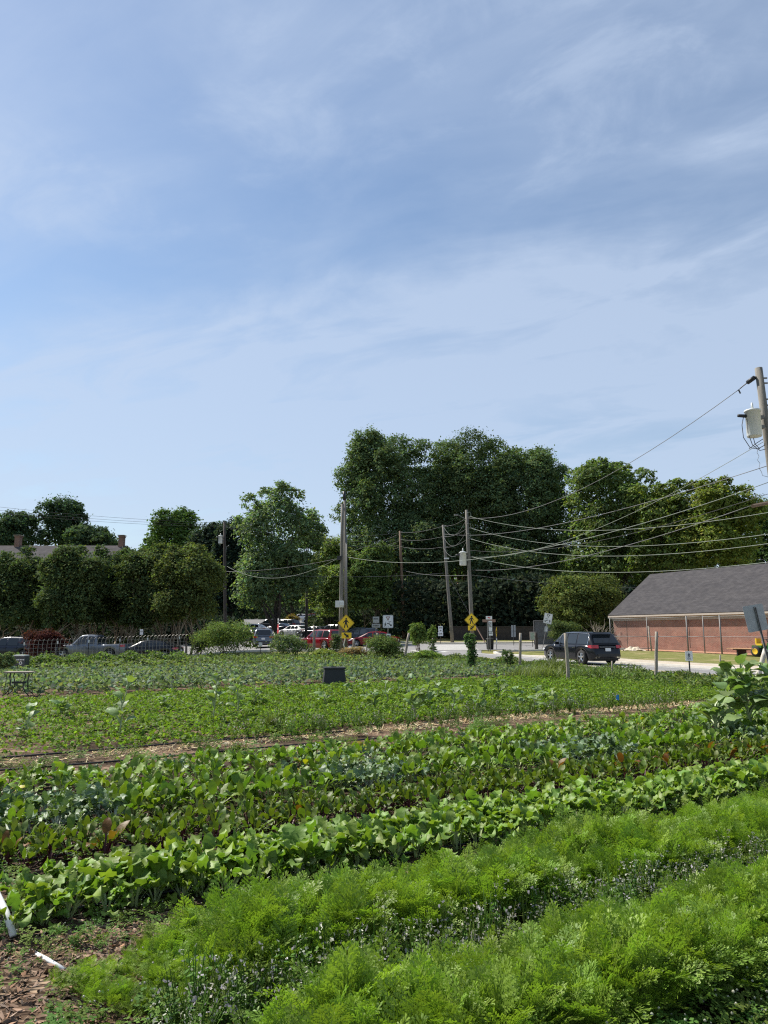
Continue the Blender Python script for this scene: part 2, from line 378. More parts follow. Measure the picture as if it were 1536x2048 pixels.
#uvstrip('straw_path', [(-4, 10.95), (4, 11.2), (8, 11.0), (14.8, 10.4)], [(-4, 11.7), (4, 12.0), (8, 11.8), (14.8, 11.1)], M_STRAW, .03)
#uvstrip('straw_path', [(-2, 20.7), (4, 20.7), (9, 20.9)], [(-2, 21.6), (4, 21.6), (9, 21.6)], M_STRAW, .03)
strip('mulch_path', [(-16, 15), (-17, 24), (-20, 34)], [(-10.2, 15), (-10.6, 20), (-15.6, 33)], pmat('pale_mulch', (.46, .36, .27), .95, var=.3, vscale=14, bump=.8, bscale=40, col2=(.26, .19, .13)), .03, 20)
# dark worked soil of the vegetable beds (moist, row shade also put into the colour)
M_BEDSOIL = pmat('bed_soil', (.075, .050, .033), .95, var=.3, vscale=9, bump=.9, bscale=35, col2=(.028, .019, .013), spec=.1)
for v0_, v1_, ue_ in ((4.72, 5.55, 11), (5.85, 6.75, 13), (7.0, 8.0, 15), (8.25, 9.5, 17)):
    uvstrip('bed_soil', [(-.2, v0_), (ue_ * .5, v0_ + .04), (ue_, v0_)], [(-.2, v1_), (ue_ * .5, v1_ - .03), (ue_, v1_)], M_BEDSOIL, .018)
# ---------------------------------------------------------------- trees
def unit(a): return a / np.maximum(np.linalg.norm(a, axis=1, keepdims=True), 1e-9)
def leafcloud(name, C, Nn, size, cols, mat_, parent, asp=.6, fold=.18):
    n = len(C); Nn = unit(Nn)
    r = rng.normal(size=(n, 3)); T = unit(r - (r * Nn).sum(1, keepdims=True) * Nn); B = np.cross(Nn, T)
    s = np.asarray(size).reshape(-1, 1)
    V = np.stack([C - T * s * .5, C + B * s * asp * .5 - Nn * s * fold + T * s * .06, C + T * s * .5 - Nn * s * fold * .6, C - B * s * asp * .5 - Nn * s * fold + T * s * .06], 1).reshape(-1, 3)
    b = np.arange(n)[:, None] * 4
    Fa = np.concatenate([b + np.array([[0, 1, 2]]), b + np.array([[0, 2, 3]])], 0)
    o = npmesh(name, V, Fa, mat_, parent, cols=np.repeat(cols, 4, 0)); o['kind'] = 'stuff'; return o
def jitcol(base, n, hv=.12, vv=.25):
    c = np.tile(np.array(base), (n, 1)); v = np.exp(rng.normal(0, vv, (n, 1))); y = rng.normal(0, hv, (n, 1))
    c = c * v; c[:, :1] *= np.exp(y); c[:, 2:] *= np.exp(-y); return np.clip(c, .004, .8)
M_LEAF = leafmat('tree_leaf', attr=True, trans=.34, rough=.8, spec=.04)
M_LEAFY = leafmat('tree_leaf_thin', attr=True, trans=.42, rough=.65, spec=.15)
def crown(name, lobes, nspray, nleaf, lsize, col, parent, mat_=None, spread=.16, up=.5, vv=.25, hv=.12, asp=.6, fill=.25):
    """lobes: rows of x,y,z,rx,ry,rz. sprays sit on the lobe shells, leaves sit in the sprays."""
    lobes = np.array(lobes, float); area = lobes[:, 3] * lobes[:, 5] + lobes[:, 3] * lobes[:, 4]
    pick = rng.choice(len(lobes), nspray, p=area / area.sum())
    d = unit(rng.normal(size=(nspray, 3))); d[:, 2] = np.where(d[:, 2] < -.55, -d[:, 2], d[:, 2])
    rad = np.where(rng.random(nspray) < fill, rng.uniform(.35, .85, nspray), rng.uniform(.82, 1.1, nspray))[:, None]
    L = lobes[pick]; S = L[:, :3] + d * L[:, 3:] * rad
    lobev = np.exp(rng.normal(0, .10, len(lobes)))[pick]; sprv = np.exp(rng.normal(0, .16, nspray)) * lobev
    sr = (L[:, 3] * spread)[:, None] * rng.uniform(.6, 1.4, (nspray, 1))
    k = np.repeat(np.arange(nspray), nleaf); n = len(k)
    off = rng.normal(size=(n, 3)) * sr[k] * np.array([1, 1, .55])
    C = S[k] + off
    Nn = d[k] * .7 + np.array([0, 0, up]) + rng.normal(size=(n, 3)) * .55
    cols = jitcol(col, n, hv, vv) * sprv[k][:, None]
    leafcloud(name, C, Nn, lsize * rng.uniform(.6, 1.35, n), cols, mat_ or M_LEAF, parent, asp)
def wobble(a, b, n, amp):
    a, b = np.array(a, float), np.array(b, float); t = np.linspace(0, 1, n)[:, None]
    p = a + (b - a) * t; w = rng.normal(0, amp, (n, 3)); w[0] = 0; w[-1] = 0; return p + w
def make_lobes(c, rx, ry, rz, n, size=.42, flat=.8, low=-.7, ex=.78):
    out = [(c[0], c[1], c[2] + rz * s_ * .28, rx * .62, ry * .62, rz * .55) for s_ in (-1, 1)]
    k = 0
    while len(out) < n and k < 2000:
        k += 1
        d = rng.normal(size=3); d /= np.linalg.norm(d)
        if d[2] < low: continue
        d = np.sign(d) * np.abs(d) ** ex; q = rng.uniform(.5, .80); s = size * rng.uniform(.6, 1.15)
        p = np.array(c) + d * np.array([rx, ry, rz]) * q
        # keep the lobe within the crown's box
        lx = min(rx * s, rx * 1.02 - abs(p[0] - c[0]) + rx * .12); lz = min(rz * s * flat, rz * 1.02 - abs(p[2] - c[2]) + rz * .1)
        out.append((*p, max(lx, rx * .15), max(ry * s, ry * .15), max(lz, rz * .12)))
    return out
def tree(name, label, px, Y, top, bot, wpx, col, nspray=900, nleaf=16, lsize=.4, nl=18, cat='tree', group=None, trunk=M_BARKD, tr=.35,
         multi=1, mat_=None, ry=None, size=.42, flat=.8, spread=.16, base=None, up=.5, vv=.25, low=-.7, asp=.6, fill=.25, lean=0, hv=.12, extra=(), ex=.78):
    """crown between pixel rows top..bot, centred on px at distance Y, wpx wide."""
    x = xat(px, Y); g = gz(x, Y) if base is None else base
    zt, zb = at(px, top, Y).z, at(px, bot, Y).z; rx = wpx / F * Y / 2; rz = (zt - zb) / 2; c = (lean, 0, (zt + zb) / 2 - g)
    t = thing(name, label, cat, (x, Y, g), 0, group)
    lobes = make_lobes(c, rx, ry or rx * .9, rz, nl, size, flat, low, ex)
    for ex, ey, er in extra:
        q = at(ex, ey, Y); e_ = er / F * Y; lobes.append((q.x - x, rng.uniform(-.3, .3) * rx, q.z - g, e_, e_, e_ * .9))
    crown('crown', lobes, nspray, nleaf, lsize, col, t, mat_, spread, up, vv, hv, asp, fill)
    mb = MB(); fork = max(.8, (zb - g) * .85)
    for k in range(multi):
        a = 2 * math.pi * k / multi + rng.uniform(0, 1); o = .06 * multi * rx * .5 if multi > 1 else 0
        b0 = (o * math.cos(a), o * math.sin(a), -.1); b1 = (o * 3.5 * math.cos(a) + lean * .3, o * 3.5 * math.sin(a), fork) if multi > 1 else (lean * .2, 0, fork)
        P = wobble(b0, b1, 5, tr * .15); r0 = tr if multi == 1 else tr * .45
        mb.tube(P, list(np.linspace(r0 * 1.25, r0 * .8, 5)), 8)
        for l in lobes[k::multi][:9 if multi == 1 else 4]:
            q = wobble(b1, np.array(l[:3]), 5, rx * .04); mb.tube(q, list(np.linspace(r0 * .6, r0 * .1, 5)), 5)
    mb.build('trunk', trunk, t, True); return t

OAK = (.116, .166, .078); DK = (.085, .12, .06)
# the big oaks in the middle
tree('oak_tree', 'large dark green tree crown at the left of the big clump behind the poles', 768, 108, 864, 1245, 206, OAK, 4600, 19, .36, 40, trunk=M_BARK, tr=.55, size=.32, group='big trees behind the intersection', extra=((738, 903, 34), (790, 898, 36), (838, 903, 32), (700, 960, 30), (690, 1030, 28), (700, 1110, 30), (850, 960, 34)))
tree('oak_tree', 'tallest dark green tree crown in the middle of the big clump', 938, 112, 862, 1240, 228, OAK, 5000, 19, .36, 42, trunk=M_BARK, tr=.6, size=.31, group='big trees behind the intersection', extra=((895, 905, 34), (940, 900, 38), (985, 908, 34), (1010, 940, 30), (880, 960, 30)))
tree('oak_tree', 'dark green tree crown at the right shoulder of the big clump', 1066, 108, 886, 1240, 186, OAK, 4200, 19, .36, 36, trunk=M_BARK, tr=.5, size=.32, group='big trees behind the intersection', extra=((1035, 918, 30), (1078, 925, 32), (1118, 955, 30), (1135, 1010, 28)))
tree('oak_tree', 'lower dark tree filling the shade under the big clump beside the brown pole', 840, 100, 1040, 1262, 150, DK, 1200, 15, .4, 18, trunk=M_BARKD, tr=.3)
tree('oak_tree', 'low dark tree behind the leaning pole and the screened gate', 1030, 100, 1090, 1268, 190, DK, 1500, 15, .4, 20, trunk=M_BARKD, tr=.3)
# right-hand trees
tree('tree', 'airy green tree with sky gaps right of the big clump', 1220, 98, 918, 1215, 205, (.130, .185, .062), 2300, 15, .42, 30, trunk=M_BARKD, tr=.35, size=.3, fill=.15, mat_=M_LEAFY, extra=((1165, 958, 28), (1195, 944, 26), (1240, 942, 26), (1285, 958, 24), (1160, 1010, 28)))
tree('tree', 'yellow green tree rising above the left part of the brick building roof', 1345, 92, 960, 1190, 185, (.140, .190, .050), 2300, 15, .38, 28, trunk=M_BARKD, tr=.3, size=.33, mat_=M_LEAFY, extra=((1318, 990, 22), (1345, 980, 20), (1385, 984, 22)))
tree('tree', 'bright yellow green tree above the brick building at the right edge', 1452, 88, 955, 1190, 178, (.165, .205, .044), 2500, 15, .36, 28, trunk=M_BARKD, tr=.3, size=.34, mat_=M_LEAFY, extra=((1410, 978, 20), (1440, 974, 20), (1480, 990, 20), (1510, 1030, 18)))
tree('tree', 'dark green tree at the far right behind the transformer pole', 1560, 96, 985, 1180, 130, (0.083, 0.140, 0.049), 1000, 14, .4, 16, tr=.3)
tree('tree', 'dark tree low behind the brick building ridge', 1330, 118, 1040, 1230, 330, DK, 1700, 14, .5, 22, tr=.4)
tree('round_shrub_tree', 'rounded olive green tree beside the gable of the brick building', 1172, 73, 1143, 1292, 178, (0.116, 0.145, 0.046), 2300, 14, .22, 26, trunk=M_BARKD, tr=.2, size=.34, low=-.95)
# left of the middle
tree('birch_tree', 'tall loose grey green tree beside the parked white sedan', 550, 82, 972, 1262, 172, (.150, .215, .105), 2500, 14, .32, 30, trunk=M_BARKD, tr=.3, size=.30, fill=.3, mat_=M_LEAFY, spread=.2, extra=((500, 1005, 17), (530, 985, 16), (565, 980, 17), (598, 992, 16), (622, 1030, 15), (640, 1062, 14), (480, 1045, 15)))
tree('tree', 'drooping side branch tree right of the tall grey green one', 612, 88, 1020, 1120, 70, (0.116, 0.181, 0.074), 260, 12, .34, 10, tr=.15, mat_=M_LEAFY)
tree('cedar_tree', 'dark almost black conifer behind the pole with a grey transformer', 462, 92, 1020, 1282, 118, (0.036, 0.056, 0.040), 2200, 15, .34, 22, trunk=M_BARKD, tr=.3, size=.3)
tree('cedar_tree', 'dark conifer left of the blackest one above the crepe myrtles', 405, 98, 1035, 1280, 115, (0.043, 0.066, 0.043), 1900, 15, .36, 18, trunk=M_BARKD, tr=.3, size=.3)
tree('tree', 'rounded mid green tree rising right of the brick chimney', 340, 112, 1006, 1230, 150, (0.102, 0.173, 0.046), 2000, 15, .42, 22, tr=.35, size=.34)
tree('tree', 'yellowish green tree behind the twin pole with the walking sign', 655, 104, 1062, 1250, 130, (0.165, 0.214, 0.058), 2000, 14, .36, 20, tr=.2, trunk=M_BARKD, mat_=M_LEAFY)
tree('tree', 'slender young tree shading the parked cars left of the twin pole', 668, 90, 1120, 1262, 78, (0.148, 0.198, 0.058), 700, 13, .3, 14, tr=.13, multi=3, mat_=M_LEAFY)
tree('tree', 'green tree between the twin pole and the brown pole', 742, 92, 1085, 1252, 110, (0.102, 0.152, 0.053), 1200, 14, .34, 18, tr=.16, multi=3, trunk=M_BARK)
tree('tree', 'dark tree at the back of the parking lot behind the white sedan', 585, 150, 1110, 1238, 150, (.055, .085, .04), 1300, 14, .5, 18, tr=.3)
# behind the house
tree('tree', 'tall open tree rising behind the long house roof', 105, 118, 984, 1120, 118, (0.059, 0.099, 0.053), 950, 14, .42, 20, tr=.4, size=.3)
tree('tree', 'dark tree behind the left chimney of the long house', 12, 115, 1016, 1130, 120, (0.058, 0.096, 0.049), 900, 14, .42, 14, tr=.35)
tree('tree', 'lower tree behind the right half of the long house roof', 172, 112, 1045, 1140, 110, (0.069, 0.109, 0.056), 900, 14, .42, 14, tr=.35)
# the crepe myrtle row
my = [(38, 66, 1102, 150, (.085, .12, .052), ((20, 1120, 16), (70, 1128, 14), (52, 1104, 12))), (138, 63, 1096, 140, (.092, .127, .052), ((120, 1118, 15), (150, 1102, 14), (178, 1128, 13), (100, 1135, 14))), (222, 67, 1096, 126, (.083, .122, .052), ((205, 1106, 14), (238, 1112, 13))),
      (300, 64, 1092, 138, (.095, .128, .05), ((275, 1112, 16), (318, 1100, 15), (330, 1118, 13))), (374, 62, 1090, 138, (.108, .138, .05), ((350, 1108, 16), (395, 1104, 16), (415, 1130, 14), (378, 1094, 12)))]
ml = ['multi-stemmed crepe myrtle at the left edge in front of the house', 'multi-stemmed crepe myrtle behind the white pickup cab', 'multi-stemmed crepe myrtle in the middle of the row before the chimney', 'multi-stemmed crepe myrtle second from the dark conifers', 'yellow tinged multi-stemmed crepe myrtle nearest the dark conifers']
for (px, Y, top, w, c, ext), l in zip(my, ml):
    tree('crepe_myrtle', l, px, Y - 2, top, 1279, w * 1.1, c, 3400, 14, .22, 34, ex=.7, extra=ext, spread=.22, group='row of crepe myrtles before the house', trunk=M_BARKP, tr=.20, multi=5, size=.30, low=-.9)
# far wood that closes the horizon
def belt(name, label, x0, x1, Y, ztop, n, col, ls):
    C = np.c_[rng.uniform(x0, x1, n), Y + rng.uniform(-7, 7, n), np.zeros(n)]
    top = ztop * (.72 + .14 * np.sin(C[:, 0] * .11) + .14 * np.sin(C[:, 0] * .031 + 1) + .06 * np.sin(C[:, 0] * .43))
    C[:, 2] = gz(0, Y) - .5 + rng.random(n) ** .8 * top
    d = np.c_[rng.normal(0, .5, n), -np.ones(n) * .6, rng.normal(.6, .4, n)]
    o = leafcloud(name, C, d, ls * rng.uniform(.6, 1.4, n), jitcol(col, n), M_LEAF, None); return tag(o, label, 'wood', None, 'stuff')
belt('far_wood', 'dark far wood seen between the nearer trees', -160, 160, 205, 22, 60000, (0.066, 0.112, 0.049), 1.8)
belt('understorey', 'shaded undergrowth under the big trees behind the dark wall', 1, 36, 97, 8.0, 26000, (.034, .048, .028), .6)  # leaf colour darkened to stand for the shade under the oaks
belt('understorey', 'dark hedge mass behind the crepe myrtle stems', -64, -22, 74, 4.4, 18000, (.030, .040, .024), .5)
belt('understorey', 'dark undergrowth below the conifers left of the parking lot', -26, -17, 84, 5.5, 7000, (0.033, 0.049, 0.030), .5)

belt('understorey', 'green hedge behind the dark grey parked car', -11, 4, 110, 4.0, 6000, (.06, .085, .04), .5)
belt('understorey', 'dark green hedge closing the top of the parking lot', -60, 6, 188, 6.5, 9000, (.05, .075, .035), .9)
# shrubs: foliage + stems
def shrub(name, label, px, Y, top, bot, wpx, col, n=260, nleaf=14, ls=.12, nl=10, flower=None, mat_=None, asp=.6, stems=9, group=None, vv=.25, low=-.3):
    x = xat(px, Y, bot); g = gz(x, Y); zt = at(px, top, Y).z; rx = wpx / F * Y / 2; h = zt - g
    t = thing(name, label, 'shrub', (x, Y, g), 0, group)
    lobes = make_lobes((0, 0, h * .5), rx, rx * .8, h * .5, nl, .45, .8, low)
    crown('foliage', lobes, n, nleaf, ls, col, t, mat_ or M_LEAF, .18, .5, vv, .12, asp, .3)
    mb = MB()
    for k in range(stems):
        l = lobes[k % len(lobes)]; mb.tube(wobble((rng.normal(0, rx * .12), rng.normal(0, rx * .12), -.05), l[:3], 4, rx * .03), [.025, .02, .014, .006], 5)
    mb.build('stem', M_BARK, t, True); return t
shrub('shrub', 'large rounded green shrub left of the silver backed car', 452, 44, 1246, 1330, 128, (0.124, 0.173, 0.053), 900, 14, .10, 18)
shrub('shrub', 'loose green shrub below the stop sign', 578, 44, 1268, 1320, 80, (0.140, 0.190, 0.083), 420, 13, .09, 12)
shrub('shrub', 'dense green shrub beside the leaning branch post', 772, 43, 1272, 1330, 78, (0.124, 0.173, 0.056), 650, 14, .085, 14)
shrub('dry_shrub', 'brownish dry shrub at the foot of the twin pole', 704, 44, 1294, 1320, 56, (0.314, 0.239, 0.124), 420, 14, .07, 10)
shrub('shrub', 'low bright shrub right of the leaning branch post', 850, 41, 1303, 1330, 60, (0.165, 0.247, 0.058), 360, 14, .08, 9)
shrub('shrub', 'dark low hedge shrub behind the wire fence end', 398, 50, 1262, 1312, 55, (0.074, 0.099, 0.046), 420, 14, .10, 10)
shrub('shrub', 'rounded shrub behind the potting table at the left edge', 8, 30, 1308, 1345, 46, (0.148, 0.198, 0.083), 420, 14, .065, 9)
shrub('shrub', 'yellow green low plants under the thin stakes', 650, 42, 1298, 1326, 66, (0.214, 0.264, 0.066), 360, 13, .075, 9)
shrub('japanese_maple', 'dark red weeping maple behind the wire fence', 85, 51, 1258, 1300, 84, (0.080, 0.028, 0.028), 620, 14, .12, 12)
shrub('shrub', 'orange tinged bush in the parking lot median', 583, 118, 1229, 1250, 36, (.20, .15, .05), 240, 12, .22, 8)
shrub('shrub', 'green bush hiding the foot of the right gable wall', 1130, 68, 1240, 1298, 70, (0.091, 0.124, 0.046), 520, 14, .14, 10)
shrub('young_tree', 'small leafy tree behind the leaning branch post', 838, 60, 1243, 1285, 46, (0.140, 0.206, 0.058), 420, 14, .13, 9)
shrub('vine', 'leafy vine ball on the short post near the crosswalk', 866, 44, 1246, 1278, 26, (0.148, 0.214, 0.058), 190, 12, .085, 7)
shrub('vine', 'leafy vine wrapped round the post below the right walking sign', 943, 32, 1264, 1335, 27, (0.099, 0.173, 0.058), 420, 12, .06, 10, low=-.95)
shrub('vine', 'thin vine climbing the stake left of the twin pole', 668, 45, 1262, 1312, 26, (0.124, 0.173, 0.074), 220, 12, .07, 8, low=-.95)
shrub('vine', 'thin rose cane growing beside the middle garden post', 1016, 33, 1296, 1344, 34, (0.091, 0.148, 0.049), 110, 10, .07, 8, low=-.9)
# bare-twig shrub
x, Y = xat(1200, 66), 66; t = thing('bare_shrub', 'leafless grey twiggy shrub at the corner of the brick building', 'shrub', (x, Y, gz(x, Y)))
mb = MB()
for k in range(34):
    a, e = rng.uniform(0, 6.28), rng.uniform(.5, 1.4); L_ = rng.uniform(1.2, 3.0); d = np.array([math.cos(a) * math.cos(e), math.sin(a) * math.cos(e), math.sin(e)])
    P = wobble((0, 0, 0), d * L_, 5, .06); mb.tube(P, [.03, .025, .02, .013, .005], 4)
    for j in range(4):
        b = P[rng.integers(2, 4)]; d2 = d + rng.normal(0, .6, 3); mb.tube(wobble(b, b + d2 * rng.uniform(.3, .8), 3, .03), [.012, .009, .003], 3)
mb.build('branch', pmat('dry_twig', (.33, .28, .22), .9), t, True)
# ---------------------------------------------------------------- buildings
def brickmat(name, c1_, c2_, mortar, rot):
    m = bpy.data.materials.new(name); m.use_nodes = True; t = m.node_tree; b = t.nodes['Principled BSDF']
    tc_ = N(t, 'ShaderNodeTexCoord'); br = N(t, 'ShaderNodeTexBrick')
    sp = N(t, 'ShaderNodeSeparateXYZ'); link(t, tc_.outputs['Object'], sp.inputs[0]); cb = N(t, 'ShaderNodeCombineXYZ')
    link(t, math_(t, 'ADD', sp.outputs[0], sp.outputs[1]), cb.inputs[0]); link(t, sp.outputs[2], cb.inputs[1]); link(t, cb.outputs[0], br.inputs['Vector'])
    br.inputs['Color1'].default_value = (*c1_, 1); br.inputs['Color2'].default_value = (*c2_, 1); br.inputs['Mortar'].default_value = (*mortar, 1)
    br.inputs['Scale'].default_value = 1; br.inputs['Brick Width'].default_value = .24; br.inputs['Row Height'].default_value = .085; br.inputs['Mortar Size'].default_value = .012
    nz = N(t, 'ShaderNodeTexNoise'); link(t, tc_.outputs['Object'], nz.inputs['Vector']); nz.inputs['Scale'].default_value = .9; nz.inputs['Detail'].default_value = 5
    link(t, mixc(t, 1.0, br.outputs['Color'], ramp_(t, nz.outputs[0], [(.3, (.8, .8, .8)), (.7, (1.12, 1.1, 1.08))]), 'MULTIPLY'), b.inputs['Base Color'])
    bp = N(t, 'ShaderNodeBump'); bp.inputs['Strength'].default_value = .5; bp.inputs['Distance'].default_value = .01
    link(t, br.outputs['Fac'], bp.inputs['Height']); bp.invert = True; link(t, bp.outputs[0], b.inputs['Normal']); b.inputs['Roughness'].default_value = .9; return m
def shinglemat(name, c):
    m = bpy.data.materials.new(name); m.use_nodes = True; t = m.node_tree; b = t.nodes['Principled BSDF']
    tc_ = N(t, 'ShaderNodeTexCoord'); br = N(t, 'ShaderNodeTexBrick')
    sp = N(t, 'ShaderNodeSeparateXYZ'); link(t, tc_.outputs['Object'], sp.inputs[0]); cb = N(t, 'ShaderNodeCombineXYZ')
    link(t, sp.outputs[0], cb.inputs[0]); link(t, math_(t, 'MULTIPLY', sp.outputs[2], 1.65), cb.inputs[1]); link(t, cb.outputs[0], br.inputs['Vector'])
    br.inputs['Color1'].default_value = (*[x * .86 for x in c], 1); br.inputs['Color2'].default_value = (*[x * 1.15 for x in c], 1); br.inputs['Mortar'].default_value = (*[x * .62 for x in c], 1)
    br.inputs['Scale'].default_value = 1; br.inputs['Brick Width'].default_value = .45; br.inputs['Row Height'].default_value = .15; br.inputs['Mortar Size'].default_value = .012
    nz = N(t, 'ShaderNodeTexNoise'); link(t, tc_.outputs['Object'], nz.inputs['Vector']); nz.inputs['Scale'].default_value = 2.0; nz.inputs['Detail'].default_value = 8
    link(t, mixc(t, 1.0, br.outputs['Color'], ramp_(t, nz.outputs[0], [(.3, (.8, .8, .82)), (.7, (1.15, 1.13, 1.1))]), 'MULTIPLY'), b.inputs['Base Color'])
    b.inputs['Roughness'].default_value = .95; b.inputs['Specular IOR Level'].default_value = .15; return m
M_BRICK = brickmat('red_brick', (.235, .085, .058), (.305, .13, .09), (.32, .25, .20), 0)
M_BRICKD = brickmat('brown_brick', (.20, .09, .06), (.26, .13, .085), (.26, .22, .19), 0)
M_SHING = shinglemat('grey_shingle', (.066, .063, .066))
M_SHINGB = shinglemat('brown_shingle', (.085, .079, .081))
M_BEIGE = pmat('beige_trim', (.44, .38, .32), .7, var=.06, vscale=3)
M_WINF = pmat('window_frame', (.6, .58, .54), .6)
M_WING = pmat('window_glass', (.02, .025, .03), .08, spec=.7)

# right-hand brick building: gable roof, long eave towards the camera
WA = Vector((.436, -.90)).normalized(); W0 = at(1230, 1298, 68); g0 = gz(W0.x, 68)
bl = thing('brick_building', 'low red brick building with a long grey shingle roof at the right', 'building', (W0.x, 68, g0), math.atan2(WA.y, WA.x))
# local axes: +x along the eave towards the camera, +y into the building
LEN, HW, EZ, RZ = 34.0, 5.1, 3.05, 6.75
mb = MB(); mb.box((LEN / 2, HW, (EZ - .25) / 2 - .3), (LEN, 2 * HW, EZ - .25 + .6)); 
mb.add([(0, 0, EZ - .25), (0, 2 * HW, EZ - .25), (0, HW, RZ - .25)], [(0, 2, 1)]); mb.add([(LEN, 0, EZ - .25), (LEN, 2 * HW, EZ - .25), (LEN, HW, RZ - .25)], [(0, 1, 2)])
mb.build('wall', M_BRICK, bl)
def roofslab(mb, x0, x1, y0, z0, y1, z1, th=.12):
    d = Vector((0, y1 - y0, z1 - z0)).normalized(); n_ = Vector((0, -d.z, d.y)) * th
    if n_.z < 0: n_ = -n_
    V = [(x0, y0, z0), (x1, y0, z0), (x1, y1, z1), (x0, y1, z1)]; V += [(x, y + n_.y, z + n_.z) for x, y, z in V]
    mb.add(V, [(3, 2, 1, 0), (4, 5, 6, 7), (0, 1, 5, 4), (1, 2, 6, 5), (2, 3, 7, 6), (3, 0, 4, 7)])
sl_ = (RZ - EZ) / HW; ov = .35
mb = MB(); roofslab(mb, -.25, LEN + .25, -ov, EZ - ov * sl_ + .02, HW, RZ); roofslab(mb, -.25, LEN + .25, 2 * HW + ov, EZ - ov * sl_ + .02, HW, RZ)
rf = mb.build('roof', M_SHING, bl)
ez = EZ - ov * sl_
mb = MB(); mb.box((LEN / 2, -ov - .012, ez - .005), (LEN + .5, .10, .14)); mb.build('gutter', M_BEIGE, bl, False)
mb = MB(); mb.box((LEN / 2, -.03, ez - .21), (LEN + .1, .10, .36)); mb.build('frieze_board', M_BEIGE, bl)
mb = MB(); mb.box((LEN / 2, -ov / 2 - .02, ez - .045), (LEN + .3, ov - .08, .04)); mb.build('soffit', M_BEIGE, bl)
mb = MB(); mb.box((-.05, .10, 1.3), (.09, .07, 2.6)); mb.build('downpipe', M_BEIGE, bl)
for k in range(2):
    mb = MB(); s0 = (-ov, ez, HW, RZ) if k == 0 else (2 * HW + ov, ez, HW, RZ)
    V = [(-.27, s0[0], s0[1] - .16), (-.27, s0[2], s0[3] - .16), (-.27, s0[2], s0[3] + .02), (-.27, s0[0], s0[1] + .02)]; V += [(-.30, b_, c_) for a_, b_, c_ in V]
    mb.add(V, [(0, 1, 2, 3), (7, 6, 5, 4), (0, 4, 5, 1), (1, 5, 6, 2), (2, 6, 7, 3), (3, 7, 4, 0)]); mb.build('rake_board', M_WHITE, bl)
for xx in (1.6, 8.5, 15.5, 22.5):   # control joints
    mb = MB(); mb.box((xx, -.004, 1.35), (.035, .012, 2.4)); mb.build('wall_joint', M_TRIM, bl)
NW = Vector((WA.y, -WA.x)); NW = NW if NW.y < 0 and NW.x < 0 else -NW
strip('clay_bed', [(W0.x + WA.x * s + NW.x * .05, 68 + WA.y * s + NW.y * .05) for s in (0, 12, 34)], [(W0.x + WA.x * s + NW.x * 2.4, 68 + WA.y * s + NW.y * 2.4) for s in (0, 12, 34)], M_CLAY, .03, 30)

# chain-link fence in front of it (posts, rails, gate, mesh)
def on_line(px, P, D, py=1290):
    a = (px - CX) / F; b = -(py - CY) / F; dy = math.cos(PITCH) - b * math.sin(PITCH); k = a / dy
    t_ = (k * P.y - P.x) / (D.x - k * D.y); return P + D * t_, t_
FP = Vector((W0.x, 68.0)) + NW * 2.6
ts = {px: on_line(px, FP, WA)[1] for px in (1222, 1296, 1376, 1409, 1443, 1570)}
fl = thing('chain_link_fence', 'tall galvanised chain-link fence before the brick wall', 'fence', (FP.x, FP.y, gz(FP.x, FP.y)), math.atan2(WA.y, WA.x))
FH = 2.55; px_t = sorted(ts.values())
for k, s in enumerate(px_t):
    mb = MB(); mb.tube([(s, 0, -.3), (s, 0, FH + .08)], .055 if k in (2, 4) else .04, 8); mb.build('post', M_GALV, fl, True)
for a_, b_ in zip(px_t[:-1], px_t[1:]):
    for h_ in (FH, FH * .42): mb = MB(); mb.tube([(a_, 0, h_), (b_, 0, h_)], .026, 6); mb.build('rail', M_GALV, fl, True)
def chain(a_, b_, h_, sp=.075, r_=.0014):
    mb = MB(); s = a_ - h_
    while s < b_:
        for sg in (0, 1):
            x0, x1 = (s, s + h_) if sg == 0 else (s + h_, s); z0, z1 = .03, h_
            lo, hi = max(min(x0, x1), a_), min(max(x0, x1), b_)
            if hi - lo > .01:
                f_ = lambda x: z0 + (x - x0) / (x1 - x0) * (z1 - z0); mb.tube([(lo, .03, f_(lo)), (hi, .03, f_(hi))], r_, 3, cap=False)
        s += sp
    return mb
o = chain(px_t[0], px_t[-1], FH).build('chain_link', M_GALV, fl); o['kind'] = 'stuff'
# low wooden brace leaning at the fence
mb = MB(); p, _ = on_line(1303, FP + NW * .3, WA); mb.tube([(p.x, p.y, gz(p.x, p.y) - .2), (p.x - .15, p.y + .05, gz(p.x, p.y) + 2.0)], .06, 7)
tag(mb.build('wooden_post', M_POSTW, None, True), 'short grey wooden post standing against the chain-link fence', 'post')

# screened gate enclosure and low dark wall behind the sidewalk
def box_thing(name, label, cat, parts, loc=(0, 0, 0), rz=0, group=None):
    t = thing(name, label, cat, loc, rz, group)
    for nm, mb, m in parts: mb.build(nm, m, t)
    return t
Yg = 76; xg0, xg1 = xat(1069, Yg), xat(1148, Yg); gg = gz(xg0, Yg); w_ = xg1 - xg0; parts = []
for s in (0, .64 * w_, w_): mb = MB(); mb.tube([(s, 0, -.2), (s, 0, 2.45)], .05, 8); parts.append(('post', mb, M_GALV))
for h_ in (2.42, .75): mb = MB(); mb.tube([(0, 0, h_), (w_, 0, h_)], .045, 8); parts.append(('rail', mb, M_GALV))
mb = MB(); mb.box((w_ / 2, .06, 1.25), (w_, .015, 2.4)); parts.append(('privacy_screen', mb, pmat('grey_screen', (.16, .165, .17), .8, var=.15, vscale=3)))
box_thing('screened_gate', 'grey screened metal gate enclosure behind the black car', 'gate', parts, (xg0, Yg, gg))
xw0, xw1 = xat(905, 88), xat(1120, 88)
